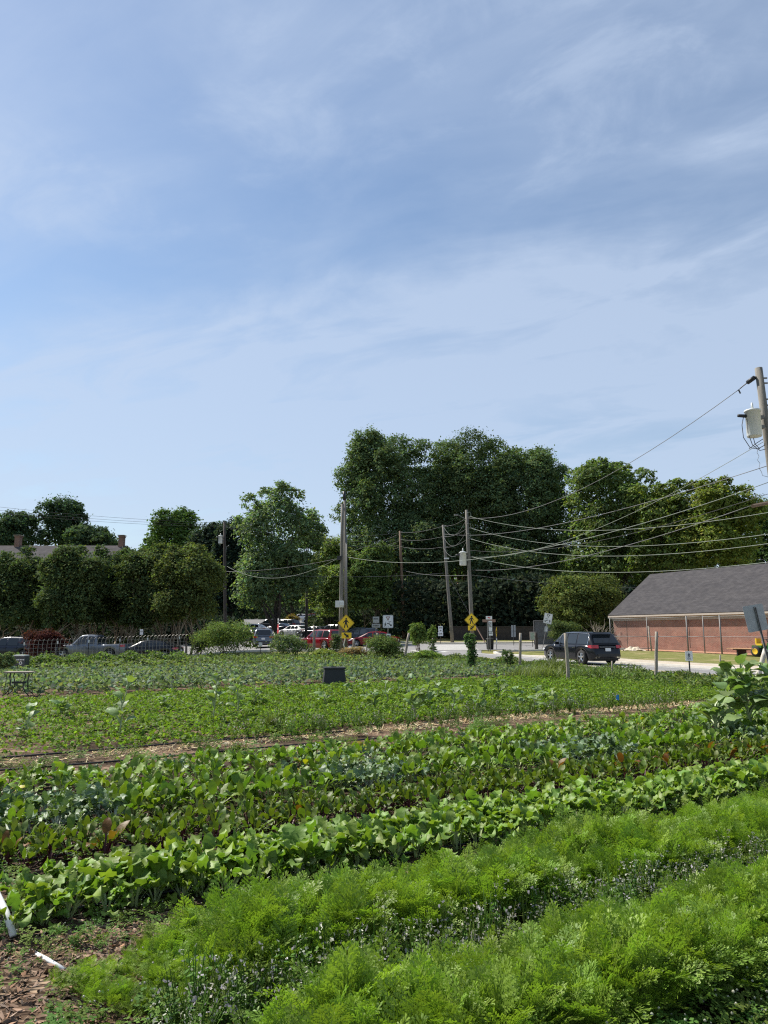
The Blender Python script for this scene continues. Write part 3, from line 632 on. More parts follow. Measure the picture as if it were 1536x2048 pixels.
mb = MB(); mb.box(((xw0 + xw1) / 2, 88, gz(0, 88) + .6), (xw1 - xw0, .35, 1.8)); lw = mb.build('garden_wall', pmat('shade_toned_brick', (.045, .036, .032), .9, var=.3, vscale=4)); tag(lw, 'low dark brick wall in the shade behind the crosswalk', 'wall')  # brick colour darkened to carry the shade of the oaks
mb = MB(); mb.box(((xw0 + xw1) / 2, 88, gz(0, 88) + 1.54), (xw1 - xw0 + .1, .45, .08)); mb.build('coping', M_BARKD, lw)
# brick building glimpsed behind the oaks
Yb = 128; xb0, xb1 = xat(925, Yb), xat(1110, Yb); gb = gz(xb0, Yb); w_ = xb1 - xb0
t = thing('background_building', 'red brick building glimpsed behind the big trees', 'building', (xb0, Yb, gb))
mb = MB(); mb.box((w_ / 2, 5, 4.2), (w_, 10, 8.8)); mb.build('wall', M_BRICK, t)
mb = MB(); mb.box((w_ / 2, 5, 8.8), (w_ + .8, 10.8, .4)); mb.build('roof', M_SHINGB, t)
for i in range(5):
    for j in range(2):
        c = (1.5 + i * (w_ - 3) / 4, -.02, 2.0 + j * 3.4); mb = MB(); mb.box(c, (1.5, .1, 1.9)); f_ = mb.build('window', M_WINF, t)
        mb = MB(); mb.box((c[0], -.06, c[2]), (1.2, .06, 1.6)); mb.build('pane', M_WING, f_)
# long house at the left
Yh = 80; xh1 = xat(244, Yh + 5); xh0 = xh1 - 36; gh = gz(xh1, Yh); w_ = xh1 - xh0
hs = thing('long_house', 'long two-storey house with a grey shingle roof behind the crepe myrtles', 'house', (xh0, Yh, gh))
ez_, rz_ = at(100, 1146, Yh).z - gh, at(100, 1093, Yh + 5).z - gh
mb = MB(); mb.box((w_ / 2, 5, ez_ / 2 - .2), (w_ - .6, 10, ez_ + .3)); mb.add([(.3, 0, ez_ - .1), (.3, 10, ez_ - .1), (.3, 5, rz_ - .2)], [(0, 2, 1)]); mb.add([(w_ - .3, 0, ez_ - .1), (w_ - .3, 10, ez_ - .1), (w_ - .3, 5, rz_ - .2)], [(0, 1, 2)]); mb.build('wall', M_BRICKD, hs)
sl_ = (rz_ - ez_) / 5; mb = MB(); roofslab(mb, 0, w_, -.5, ez_ - .5 * sl_, 5, rz_); roofslab(mb, 0, w_, 10.5, ez_ - .5 * sl_, 5, rz_); rf = mb.build('roof', M_SHINGB, hs)
for cx_ in (xat(20, 85) - xh0, xat(237, 85) - xh0 - .3):
    mb = MB(); mb.box((cx_, 5, rz_ + .45), (.55, .7, 1.5)); mb.box((cx_, 5, rz_ + 1.12), (.64, .8, .14)); c_ = mb.build('chimney', M_BRICKD, rf)
    mb = MB(); mb.box((cx_, 5, rz_ + 1.27), (.8, 1.0, .06)); mb.build('chimney_cap', M_CONC, rf)
mb = MB(); mb.box((w_ / 2, -.56, ez_ - .5 * sl_ - .02), (w_, .1, .16)); mb.build('gutter', M_WINF, hs)
wx = xat(85, Yh) - xh0
for i in range(-4, 6):
    for j, zc in enumerate((at(85, 1172, Yh).z - gh, 2.0)):
        cx_ = wx + i * 3.1
        if 1 < cx_ < w_ - 1:
            mb = MB(); mb.box((cx_, -.03, zc), (1.15, .12, 1.75)); f_ = mb.build('window', M_WINF, hs)
            for dz in (-.41, .41): mb = MB(); mb.box((cx_, -.08, zc + dz), (.95, .06, .74)); mb.build('pane', M_WING, f_)
pc = xat(78, 77) - xh0
for s in (-1.3, -.6, .6, 1.3): mb = MB(); mb.box((pc + s, -2.4, 1.35), (.28, .28, 2.7)); mb.build('porch_column', pmat('tan_column', (.26, .18, .11), .8), hs)
mb = MB(); mb.box((pc, -1.4, 2.85), (3.6, 2.8, .3)); mb.build('porch_roof', M_SHINGB, hs)
mb = MB(); mb.box((pc, -.05, 1.1), (1.0, .1, 2.2)); mb.build('door', pmat('dark_door', (.05, .03, .025), .6), hs)

# ---------------------------------------------------------------- utility poles
def pole(name, label, b, t_, r0, r1, m=M_POLE, extras=None, group='utility poles'):
    b = Vector(b); b.z = gz(b.x, b.y); o = thing(name, label, 'utility pole', b, 0, group); d = Vector(t_) - b
    mb = MB(); mb.tube([Vector((0, 0, 0)) - d.normalized() * .4] + [d * k for k in (.25, .5, .75, 1.0)], list(np.linspace(r0, r1, 5)), 10); mb.build('pole', m, o, True)
    return o, b
def local(o, p): return Vector(p) - o.location
def transformer(o, c, s, side=(-1, 0, 0)):
    """c: world centre of the can, s: height"""
    c = local(o, c); r = s * .25; mb = MB()
    mb.lathe([(.01, -.5 * s), (r * .92, -.5 * s), (r, -.46 * s), (r, .40 * s), (r * 1.12, .405 * s), (r * 1.12, .46 * s), (r * .7, .50 * s), (.01, .52 * s)], 20, c=c); tr_ = mb.build('transformer_can', M_TRANSF, o, True)
    mb = MB(); mb.tube([c + Vector((0, 0, .5 * s)), c + Vector((0, 0, .74 * s))], [.05, .035], 8); mb.build('bushing', M_TRANSF, tr_, True)
    mb = MB(); sd = Vector(side); mb.tube([c + sd * r * .95 + Vector((0, 0, .25 * s)), c + sd * (r + .28 * s) + Vector((0, 0, .27 * s))], [.07, .06], 8); mb.build('side_bushing', M_BLKPL, tr_, True)
    for q_ in (.2, -.15): mb = MB(); mb.box(c - sd * (r + .03) + Vector((0, 0, q_ * s)), (.14, .2, .12)); mb.build('bracket', M_GALV, o)
    return c, r
# P4 right edge
Y4 = 27; T4 = at(1517, 736, Y4); B4 = at(1596, 1355, Y4); P4, _ = pole('utility_pole', 'tall weathered pole with a white transformer cut by the right edge', B4, T4, .168, .135)
def on4(py): f = (py - 736) / (1355 - 736); return at(1517 + 79 * f, py, Y4)
c4, r4 = transformer(P4, at(1507, 846, Y4 - .25), 1.06)
mb = MB(); e0, e1 = local(P4, on4(1003)), local(P4, at(1505, 1012, Y4 - 1.2)); dd = (e1 - e0)
mb.tube([e0 - dd * .5, e1], .065, 6); mb.build('crossarm', M_POLEB, P4)
mb = MB(); mb.tube([local(P4, at(1509, 755, Y4)), local(P4, at(1495, 765, Y4 + .3))], [.085, .085], 10); mb.tube([local(P4, at(1516, 750, Y4)), local(P4, at(1509, 755, Y4))], .02, 6); mb.build('insulator', M_BLKPL, P4, True)
mb = MB(); mb.tube([local(P4, at(1495, 765, Y4 + .3)), local(P4, at(1480, 777, Y4 + .6))], .022, 5); mb.tube([local(P4, at(1477, 779, Y4 + .6)), local(P4, at(1481, 787, Y4 + .6))], .03, 5); mb.build('clamp', M_DKMET, P4)
for pts in ([(1487, 834), (1484, 850), (1487, 875), (1500, 895), (1515, 898), (1530, 890)], [(1494, 838), (1496, 865), (1505, 890), (1520, 901), (1531, 898)], [(1507, 876), (1510, 888), (1520, 898)], [(1526, 878), (1512, 887), (1498, 898)]):
    P = [local(P4, at(a_, b_, Y4 - .3)) for a_, b_ in pts]; mb = MB(); mb.tube(P, .014, 5); mb.build('jumper_wire', M_WIRED, P4, True)
P = [(1516, 898), (1514, 905), (1518, 912), (1515, 920), (1520, 927), (1518, 936), (1523, 944), (1525, 951), (1536, 954)]
mb = MB(); mb.tube([local(P4, at(a_, b_, Y4 - .1)) for a_, b_ in P], .008, 4); mb.build('coiled_wire', M_WIRE, P4)
for py in (758, 768, 800, 812): mb = MB(); q = local(P4, on4(py)); mb.box(q + Vector((.14, -.1, 0)), (.16, .05, .05)); mb.build('bolt', M_GALV, P4)
# P3 with transformer and walking sign
Y3 = 62; P3, b3 = pole('utility_pole', 'pale pole with a small grey transformer above the right walking sign', at(946, 1302, Y3), at(933, 1020, Y3), .19, .13)
transformer(P3, at(926, 1117, Y3 - .1), 1.15)
def insul(o, px, py, Y): mb = MB(); q = local(o, at(px, py, Y)); mb.tube([q, q + Vector((.28, -.1, .02))], [.05, .03], 6); mb.build('insulator', M_GALV, o)
for py in (1033, 1056, 1078, 1114): insul(P3, 936 + (py - 1033) * .045, py, Y3)
for y0 in (1036, 1058, 1078):
    mb = MB(); mb.tube([local(P3, at(a_, b_, Y3 - .2)) for a_, b_ in ((934, y0 - 10), (940, y0 - 12), (942, y0 - 6), (937, y0))], .018, 5); mb.build('jumper_wire', M_WIREL, P3, True)
mb = MB(); mb.tube([local(P3, at(913, 1028, Y3)), local(P3, at(922, 1033, Y3)), local(P3, at(934, 1040, Y3))], .03, 6); mb.box(local(P3, at(912, 1030, Y3)), (.3, .25, .12)); mb.build('lamp_arm', M_GALV, P3)
# P2
Y2 = 80; P2, b2 = pole('utility_pole', 'weathered pole between the brown pole and the transformer pole', at(905, 1293, Y2), at(886, 1050, Y2), .20, .13)
for py in (1052, 1073, 1094): insul(P2, 887 + (py - 1052) * .08, py, Y2)
mb = MB(); mb.box(local(P2, at(893, 1117, Y2)), (.5, .3, .14)); mb.build('bracket', M_TRANSF, P2)
mb = MB(); mb.tube([local(P2, at(893, 1145, Y2)), local(P2, at(975, 1292, Y2 - 6))], .02, 4); mb.build('guy_wire', M_WIRED, P2)
mb = MB(); mb.tube([local(P2, at(953, 1255, Y2 - 4.4)), local(P2, at(970, 1285, Y2 - 5.6))], .045, 5); mb.build('guy_guard', pmat('guard_brown', (.22, .13, .09), .7), P2)
# P1
Y1 = 92; P1, b1 = pole('utility_pole', 'brown wooden pole in front of the big dark trees', at(808, 1275, Y1), at(800, 1062, Y1), .22, .14, M_POLEB)
for py in (1064, 1078, 1092): insul(P1, 800, py, Y1)
# P0 twin pole
Y0 = 57; P0, b0 = pole('utility_pole', 'tall twin grey pole carrying the left walking sign', at(681, 1312, Y0), at(685, 1008, Y0), .165, .12)
mb = MB(); mb.tube([local(P0, at(692, 1318, Y0 + .35)), local(P0, at(689.5, 1000, Y0 + .35))], [.125, .105], 10); mb.build('second_pole', M_POLE, P0, True)
mb = MB(); mb.tube([local(P0, at(689.2, 1000, Y0 + .35)), local(P0, at(688.5, 983, Y0 + .35))], .125, 10); mb.build('pole_cap', M_BLKPL, P0, True)
for dx in (0, 3): mb = MB(); mb.tube([local(P0, at(691 + dx, 1300, Y0 - .1)), local(P0, at(692 + dx * .5, 1075, Y0 - .1))], .035, 6); mb.build('conduit', M_GALV, P0, True)
mb = MB(); mb.box(local(P0, at(679, 1208, Y0 - .3)), (.62, .3, .5)); mb.box(local(P0, at(684, 1207, Y0 - .5)), (.3, .12, .3)); mb.build('meter_box', M_TRANSF, P0)
for py in (1135, 1178): mb = MB(); mb.tube([local(P0, at(680, py, Y0)), local(P0, at(694, py - 1, Y0))], .03, 6); mb.build('strap', M_GALV, P0)
mb = MB(); mb.box(local(P0, at(679, 1116, Y0 - .1)), (.35, .3, .3)); mb.build('clamp_block', M_DKMET, P0)
mb = MB(); mb.tube([local(P0, at(a_, b_, Y0 - .3)) for a_, b_ in ((692, 1300), (687, 1290), (690, 1278), (686, 1270), (682, 1276))], .05, 6); mb.build('cable_bundle', M_TRANSF, P0, True)
# left pole with transformer
YL = 76; PL, bL = pole('utility_pole', 'dark pole with a small transformer before the black conifers', at(452, 1270, YL), at(449, 1044, YL), .17, .12, M_BARKD)
transformer(PL, at(441, 1079, YL - .2), .85)
mb = MB(); mb.tube([local(PL, at(a_, b_, YL)) for a_, b_ in ((451, 1108), (453, 1094), (458, 1091))], .03, 6); mb.build('lamp_arm', M_GALV, PL)
# far pole beyond the brick building
YF = 100; PF, bF = pole('utility_pole', 'far grey pole with a crossarm beside the brick building roof', at(1258, 1290, YF), at(1253, 1117, YF), .17, .12)
mb = MB(); mb.tube([local(PF, at(1237, 1126, YF)), local(PF, at(1267, 1126, YF))], .06, 6); mb.build('crossarm', M_POLE, PF)
transformer(PF, at(1263, 1149, YF - .2), .8, (1, 0, 0))

# ---------------------------------------------------------------- overhead wires
def wire(label, a, b, sag, r=.02, m=M_WIRE, n=22):
    a, b = Vector(a), Vector(b); P = [a.lerp(b, k / (n - 1)) - Vector((0, 0, 4 * sag * (k / (n - 1)) * (1 - k / (n - 1)))) for k in range(n)]
    mb = MB(); mb.tube(P, r, 5); o = mb.build('overhead_wire', m, None, True); return tag(o, label, 'wire', 'overhead wires')
YE = 30
wire('topmost pale wire sagging from the right sign pole to the right edge', at(937, 1032, Y3), at(1620, 1010, YE), 1.15, .0115, M_WIREL)
wire('second pale wire sagging from the right sign pole to the right edge', at(938, 1055, Y3), at(1620, 1056, YE), 1.15, .0115, M_WIREL)
wire('third pale wire sagging from the right sign pole to the right edge', at(939, 1077, Y3), at(1620, 1075, YE), 1.1, .0115, M_WIREL)
wire('lowest pale wire sagging from the right sign pole over the shingle roof', at(941, 1113, Y3), at(1620, 1114, YE), .95, .0115, M_WIREL)
wire('thick pale cable from the twin pole rising to the transformer pole', at(690, 1113, Y0), at(1544, 962, Y4), 1.5, .0135, M_WIREL, 30)
wire('cable from the right sign pole rising to the transformer can', at(941, 1114, Y3), at(1526, 884, Y4), 1.25, .011, M_WIREL)
wire('cable from the right sign pole rising to the crossarm of the edge pole', at(944, 1140, Y3), at(1506, 1010, Y4 - 1.1), .7, .013, M_WIRE)
wire('highest thin wire climbing to the top insulator of the edge pole', at(935, 1036, Y3), at(1482, 776, Y4 + .6), 1.5, .014, M_WIRE)
wire('thin wire crossing the right trees below the highest one', at(887, 1068, Y2), at(1540, 930, Y4), 1.0, .014, M_WIRE)
wire('dark thin wire behind the pale ones at the right trees', at(937, 1100, Y3), at(1545, 985, Y4), .9, .010, M_WIRED)
for k, (dy, l) in enumerate(((0, 'uppermost'), (7, 'middle'), (13, 'lowest'))):
    wire(l + ' of the three thin wires in the sky above the house', at(-60, 1007 + dy, 70), at(449, 1046 + dy * .6, YL), .3, .012, M_WIRED)
    wire(l + ' of the thin wires from the dark pole to the brown pole', at(449, 1046 + dy * .6, YL), at(800, 1066 + dy * 1.9, Y1), .8, .012, M_WIRE)
    wire(l + ' wire between the brown pole and the middle weathered pole', at(800, 1065 + 14 * k, Y1), at(886, 1052 + 21 * k, Y2), .25, .013, M_WIRE)
    wire(l + ' wire between the middle weathered pole and the transformer pole', at(887, 1052 + 21 * k, Y2), at(935, 1034 + 22 * k, Y3), .25, .013, M_WIRE)
    wire(l + ' slack jumper loop between the two right poles', at(887, 1053 + 21 * k, Y2), at(934, 1036 + 22 * k, Y3), 1.2, .012, M_WIRE)
    wire(l + ' wire from the brown pole running down left past the twin pole', at(800, 1068 + 13 * k, Y1), at(560, 1136 + 9 * k, 130), .6, .012, M_WIRE)
wire('low cable from the dark pole to the twin pole', at(451, 1131, YL), at(684, 1112, Y0), 1.5, .0135, M_WIREL)
wire('lower cable from the dark pole passing behind the twin pole', at(451, 1142, YL), at(890, 1146, Y2), .5, .013, M_WIRE)
wire('cable from the twin pole to the house side on the left', at(680, 1116, Y0), at(380, 1140, 68), .5, .012, M_WIRE)
wire('low cable from the brown pole to the sign pole', at(803, 1140, Y1), at(942, 1150, Y3), .3, .014, M_WIRE)
wire('low dark cable from the sign pole behind the olive tree', at(943, 1150, Y3), at(1400, 1172, YF), .6, .014, M_WIRE)
wire('dim far wire above the olive tree', at(1252, 1127, YF), at(1600, 1110, 90), .5, .012, M_WIRE)
# ---------------------------------------------------------------- signs
def sframe(px, py, Y, face=None, roll=0, tilt=0):
    """a sign's frame: local x right, z up, face towards -y. face = heading (deg) the face looks to; default towards the camera's side (-Y)."""
    p = at(px, py, Y); rz = 0 if face is None else R(face + 90)
    return Matrix.Translation(p) @ Matrix.Rotation(rz, 4, 'Z') @ Matrix.Rotation(R(roll), 4, 'Y') @ Matrix.Rotation(R(tilt), 4, 'X')
def rrect(w, h, r=.03, n=3):
    P = []
    for cx_, cz_, a0 in ((w / 2 - r, h / 2 - r, 0), (-w / 2 + r, h / 2 - r, 90), (-w / 2 + r, -h / 2 + r, 180), (w / 2 - r, -h / 2 + r, 270)):
        for k in range(n + 1): a = R(a0 + 90 * k / n); P.append((cx_ + r * math.cos(a), cz_ + r * math.sin(a)))
    return P[::-1]
def diamond(s, r=.03): h = s / math.sqrt(2); return [(c * math.cos(R(45)) - d * math.sin(R(45)), c * math.sin(R(45)) + d * math.cos(R(45))) for c, d in rrect(s, s, r)]
def circ(x, z, r, n=10): return [(x + r * math.cos(-2 * math.pi * k / n), z + r * math.sin(-2 * math.pi * k / n)) for k in range(n)]
def flat(polys, y0=-.012, y1=-.004):
    mb = MB()
    for i, p in enumerate(polys): mb.prism(p, y0 - .0006 * i, y1)
    return mb
def bar(x0, z0, x1, z1, w):
    d = Vector((x1 - x0, z1 - z0)); n_ = Vector((-d.y, d.x)).normalized() * w / 2
    return [(x0 + n_.x, z0 + n_.y), (x1 + n_.x, z1 + n_.y), (x1 - n_.x, z1 - n_.y), (x0 - n_.x, z0 - n_.y)]
def walker(s, ox=0, oz=0, f=1):
    b = lambda a, c, e, g, w: bar(ox + f * a * s, oz + c * s, ox + f * e * s, oz + g * s, w * s)
    return [circ(ox + f * .02 * s, oz + .40 * s, .085 * s), b(.02, .30, -.02, -.02, .19), b(-.05, -.0, -.16, -.46, .10), b(.03, -.0, .10, -.22, .11), b(.10, -.20, .20, -.46, .09),
            b(-.04, .27, -.20, .10, .075), b(-.20, .12, -.27, -.02, .06), b(.08, .27, .17, .10, .075), b(.16, .12, .27, .04, .06)]
def arrow(s, ox=0, oz=0, dx=.7, dz=-.7):
    d = Vector((dx, dz)).normalized(); n_ = Vector((-d.y, d.x)); o = Vector((ox, oz)); a = o - d * s * .5; h = o + d * s * .05; t_ = o + d * s * .5
    q = lambda v: (v.x, v.y)
    return [[q(a + n_ * s * .13), q(h + n_ * s * .13), q(h - n_ * s * .13), q(a - n_ * s * .13)], [q(h + n_ * s * .36), q(t_), q(h - n_ * s * .36)]]
def txt(body, size, name, m, parent, x=0, z=0, y=-.008):
    cu = bpy.data.curves.new(name, 'FONT'); cu.body = body; cu.size = size; cu.align_x = 'CENTER'; cu.align_y = 'CENTER'; cu.extrude = .002
    o = bpy.data.objects.new(name, cu); COL.objects.link(o); dg = bpy.context.evaluated_depsgraph_get()
    me = bpy.data.meshes.new_from_object(o.evaluated_get(dg)); bpy.data.objects.remove(o)
    for v in me.vertices: v.co = (v.co.x + x, -v.co.z + y, v.co.y + z)
    return finish(name, me, m, parent)
def sign(name, label, px, py, Y, face=None, roll=0, tilt=0, cat='road sign', group=None):
    t = thing(name, label, cat, group=group); t.matrix_world = sframe(px, py, Y, face, roll, tilt); return t
def lines(n, w, h, z0, x0=0, parent=None, m=M_SIGNB):
    P = []
    for k in range(n):
        z = z0 - k * h * 1.7; x = x0 - w / 2
        while x < x0 + w / 2 - .01: l = random.uniform(.02, .07); P.append(bar(x, z, min(x + l, x0 + w / 2), z, h)); x += l + .018
    flat(P).build('lettering', m, parent)
# walking-figure diamonds with arrow plaques
for lab, lab2, px, py, px2, py2, Y, s, w2, adx, n1 in (('yellow diamond sign with a walking figure on the twin pole', 'yellow plaque with a down-right arrow under the left walking sign', 692, 1246, 693, 1271, 56.3, .90, .74, .75, 1),
        ('yellow diamond sign with a walking figure on the pale transformer pole', 'yellow plaque with a down-left arrow half hidden by the vine', 943, 1240, 944, 1256, 61.4, .82, .66, -.75, 1)):
    t = sign('crossing_sign', lab, px, py, Y, group='pedestrian crossing signs')
    mb = MB(); mb.prism(diamond(s, .05), 0, .008); mb.build('panel', M_SIGNY, t)
    mb = MB(); mb.prism(diamond(s * .94, .04), -.0015, 0); mb.build('border', M_SIGNB, t); mb = MB(); mb.prism(diamond(s * .90, .04), -.003, -.0016); mb.build('face', M_SIGNY, t)
    flat(walker(s * .86)).build('pedestrian_symbol', M_SIGNB, t)
    t = sign('arrow_plaque', lab2, px2, py2 , Y, group='arrow plaques')
    mb = MB(); mb.prism(rrect(w2, w2 * .58, .03), 0, .008); mb.build('panel', M_SIGNY, t); flat(arrow(w2 * .62, 0, 0, adx, -.62)).build('arrow_symbol', M_SIGNB, t)
# turning-vehicles-yield sign (near) and its tilted twin by the black car
def yieldsign(label, px, py, Y, w, h, roll, pole_bottom, flip, below, face=None):
    t = sign('yield_sign', label, px, py, Y, face, roll, group='yield to walkers signs')
    mb = MB(); mb.prism(rrect(w, h, .06), 0, .012); mb.build('panel', pmat('sign_grey_edge', (.42, .44, .46), .4), t)
    mb = MB(); mb.prism(rrect(w * .88, h * .9, .05), -.003, 0); mb.build('face', M_SIGNW, t)
    flat([[(-w * .20, h * .38), (w * .20, h * .38), (0, h * .06)]]).build('triangle', M_SIGNB if flip < 0 else pmat('triangle_red', (.20, .015, .02), .5), t)
    flat([[(-w * .10, h * .33), (w * .10, h * .33), (0, h * .15)]], -.016, -.0135).build('triangle_centre', M_SIGNW, t)
    flat(walker(h * .34, -flip * w * .26, -h * .24, flip)).build('pedestrian_symbol', M_SIGNB, t)
    f_ = flip; flat([bar(-f_ * w * .08, -h * .15, f_ * w * .12, -h * .17, .055), bar(f_ * w * .10, -h * .16, f_ * w * .24, -h * .26, .055), [(f_ * w * .17, -h * .33), (f_ * w * .36, -h * .20), (f_ * w * .34, -h * .36)]]).build('turn_arrow', M_SIGNB, t)
    txt('HERE', h * .10, 'lettering', M_SIGNB, t, f_ * w * .18, -h * .03); txt('TO', h * .09, 'lettering', M_SIGNB, t, 0, -h * .36)
    mb = MB(); L_ = below; mb.tube([(0, .05, h * .45), (0, .05, -L_)], .03, 6); mb.build('post', M_GALV, t)
    return t
t = yieldsign('white yield to walkers sign between the twin pole and the brown pole', 776, 1243, 50, .70, .86, 0, None, 1, 2.6)
mb = MB(); mb.prism(rrect(.30, .42, .02), -.01, 0); z0 = -1.02
for v in range(len(mb.v)): mb.v[v] = (mb.v[v][0] + .02, mb.v[v][1], mb.v[v][2] + z0)
mb.build('lower_plate', M_SIGNW, t); flat([bar(-.08, z0 + .1, .12, z0 + .1, .05), bar(-.05, z0, .1, z0 + .02, .05), bar(-.08, z0 - .1, .1, z0 - .1, .04)]).build('lettering', M_SIGNB, t)
t = yieldsign('tilted white yield to walkers sign behind the black car', 1096, 1237, 66, .74, .92, 12, None, -1, 2.9)
mb = MB(); mb.prism(rrect(.32, .5, .02), -.01, 0)
for v in range(len(mb.v)): mb.v[v] = (mb.v[v][0], mb.v[v][1], mb.v[v][2] - .95)
mb.build('lower_plate', M_ALU, t); flat([bar(-.08, -.85, .1, -.85, .05), bar(-.08, -.95, .08, -.95, .05), bar(-.06, -1.06, .1, -1.06, .05)]).build('lettering', M_SIGNW, t)
# pair of small plates left of it
t = sign('parking_sign', 'pair of small pale plates on a thin post left of the yield sign', 752, 1240, 56)
for nm, w, h, z in (('plate', .48, .46, 0.02), ('plate', .62, .28, -.42)):
    mb = MB(); mb.prism([(a, b + z) for a, b in rrect(w, h, .02)], 0, .006); mb.build(nm, M_ALU if z else M_SIGNW, t)
lines(2, .34, .035, .12, 0, t); lines(2, .42, .035, -.38, 0, t)
mb = MB(); mb.tube([(0, .03, .2), (0, .03, -2.6)], .028, 6); mb.build('post', M_GALV, t)
t = sign('parking_sign', 'small white two-part sign on a thin post beside the crosswalk', 881, 1262, 78)
mb = MB(); mb.prism([(a, b + .22) for a, b in rrect(.46, .58, .02)], 0, .006); mb.build('plate', M_SIGNW, t); mb = MB(); mb.prism([(a, b - .30) for a, b in rrect(.52, .42, .02)], 0, .006); mb.build('plate', M_SIGNW, t)
lines(2, .32, .05, .38, 0, t); flat(arrow(.2, 0, .06, -1, .02)).build('arrow_symbol', M_SIGNB, t); lines(2, .38, .05, -.24, 0, t)
mb = MB(); mb.tube([(0, .03, .4), (0, .03, -1.75)], .028, 6); mb.build('post', M_DKMET, t)
# sign cluster with litter bin
t = sign('bus_stop_sign', 'tall post with stacked small plates beside the litter bin', 978, 1240, 60)
mb = MB(); mb.tube([(-.12, .03, .25), (-.12, .03, -2.75)], .035, 6); mb.build('post', M_GALV, t)
mb = MB(); mb.tube([(.06, .05, -.1), (.06, .05, -2.7)], .03, 6); mb.build('post', M_GALV, t)
mb = MB(); mb.prism([(a + .0, b + .18) for a, b in rrect(.50, .26, .02)], -.004, .004); mb.build('plate', M_SIGNW, t); flat([bar(-.1, .2, .12, .16, .06), bar(0, .24, .02, .12, .05)]).build('emblem', M_SIGNR, t)
mb = MB(); mb.prism([(a + .0, b - .06) for a, b in rrect(1.05, .22, .02)], .008, .016); mb.build('crossboard', pmat('brown_board', (.26, .16, .12), .7), t)
mb = MB(); mb.prism([(a + .10, b - .48) for a, b in rrect(.28, .82, .02)], -.004, .004); mb.build('plate', M_SIGNW, t); lines(5, .2, .05, -.2, .1, t); mb = MB(); mb.prism([(a + .12, b - 1.08) for a, b in rrect(.32, .3, .02)], -.004, .004); mb.build('plate', M_SIGNW, t); lines(2, .24, .04, -1.0, .12, t)
x, Y = xat(981, 63), 63.3; t = thing('litter_bin', 'dark slatted litter bin behind the stacked sign post', 'litter bin', (x, Y, gz(x, Y) + .03))
mb = MB(); mb.lathe([(.01, 0), (.26, 0), (.30, .85), (.33, .92), (.22, .95), (.20, .9)], 16); mb.build('body', M_DKMET, t, True)
mb = MB()
for k in range(16): a = k / 16 * 6.283; mb.tube([(.275 * math.cos(a), .275 * math.sin(a), .05), (.315 * math.cos(a), .315 * math.sin(a), .85)], .016, 4)
mb.build('slat', M_DKMET, t); bpy.data.objects[t.children[-1].name]['kind'] = 'stuff'
t = sign('crossing_sign', 'small yellow diamond sign seen at an angle beside the litter bin', 993, 1264, 64, -25, group='pedestrian crossing signs')
mb = MB(); mb.prism([(a * .45, b) for a, b in diamond(.62, .03)], 0, .008); mb.build('panel', M_SIGNY, t); flat(walker(.34, 0, 0)).build('pedestrian_symbol', M_SIGNB, t)
mb = MB(); mb.prism([(a, b - .78) for a, b in rrect(.24, .5, .02)], 0, .006); mb.build('plate', M_SIGNW, t); lines(2, .16, .03, -.72, 0, t); mb = MB(); mb.tube([(0, .03, .2), (0, .03, -1.75)], .025, 6); mb.build('post', M_GALV, t)
t = sign('notice_board', 'narrow double notice board on a post before the dark wall', 1027, 1262, 74)
for s in (-.12, .12):
    for z in (.3, -.3): mb = MB(); mb.box((s, 0, z), (.19, .02, .56)); mb.build('panel', M_ALU, t)
mb = MB(); mb.tube([(0, .03, .6), (0, .03, -1.9)], .03, 6); mb.build('post', M_DKMET, t)
t = sign('framed_notice', 'framed pale green notice next to the dark post', 1065, 1272, 70)
mb = MB(); mb.box((0, 0, 0), (.5, .05, .78)); mb.build('frame', M_BEIGE, t); mb = MB(); mb.box((0, -.028, 0), (.38, .01, .64)); mb.build('sheet', pmat('pale_green', (.32, .38, .28), .6, var=.3, vscale=8), t)
mb = MB(); mb.tube([(0, .03, .3), (0, .03, -1.3)], .03, 6); mb.build('post', M_DKMET, t)
# stop sign, almost edge-on
t = sign('stop_sign', 'red stop sign seen nearly edge-on before the white sedan', 556, 1258, 60, -163)
oc = [(.42 * math.cos(R(22.5 - 45 * k)), .42 * math.sin(R(22.5 - 45 * k))) for k in range(8)]
mb = MB(); mb.prism([(a * 1.06, b * 1.06) for a, b in oc], 0, .006); mb.build('panel', M_SIGNW, t); mb = MB(); mb.prism(oc, -.004, -.001); mb.build('face', M_SIGNR, t); txt('STOP', .26, 'lettering', M_SIGNW, t)
mb = MB(); mb.tube([(0, .03, .9), (0, .03, -1.95)], .03, 6); mb.build('post', M_GALV, t)
mb = MB(); mb.prism([(a, b + .66) for a, b in rrect(.45, .34, .02)], -.004, .004); mb.build('upper_plate', M_SIGNW, t); lines(2, .34, .05, .70, 0, t)
# grey sign back leaning at the right edge
t = sign('sign_back', 'grey metal back of a leaning street sign at the right edge', 1511, 1236, 24, None, 0)
t.matrix_world = sframe(1511, 1236, 24, None, -9.5); 
mb = MB(); mb.prism(rrect(.66, .84, .04), 0, .006); mb.build('panel', M_ALU, t); mb = MB(); mb.box((.05, -.03, -.65), (.055, .05, 2.0)); mb.build('post', M_GALV, t); mb = MB(); mb.box((.05, -.058, -.65), (.022, .012, 1.96)); mb.build('post_groove', M_DKMET, t)
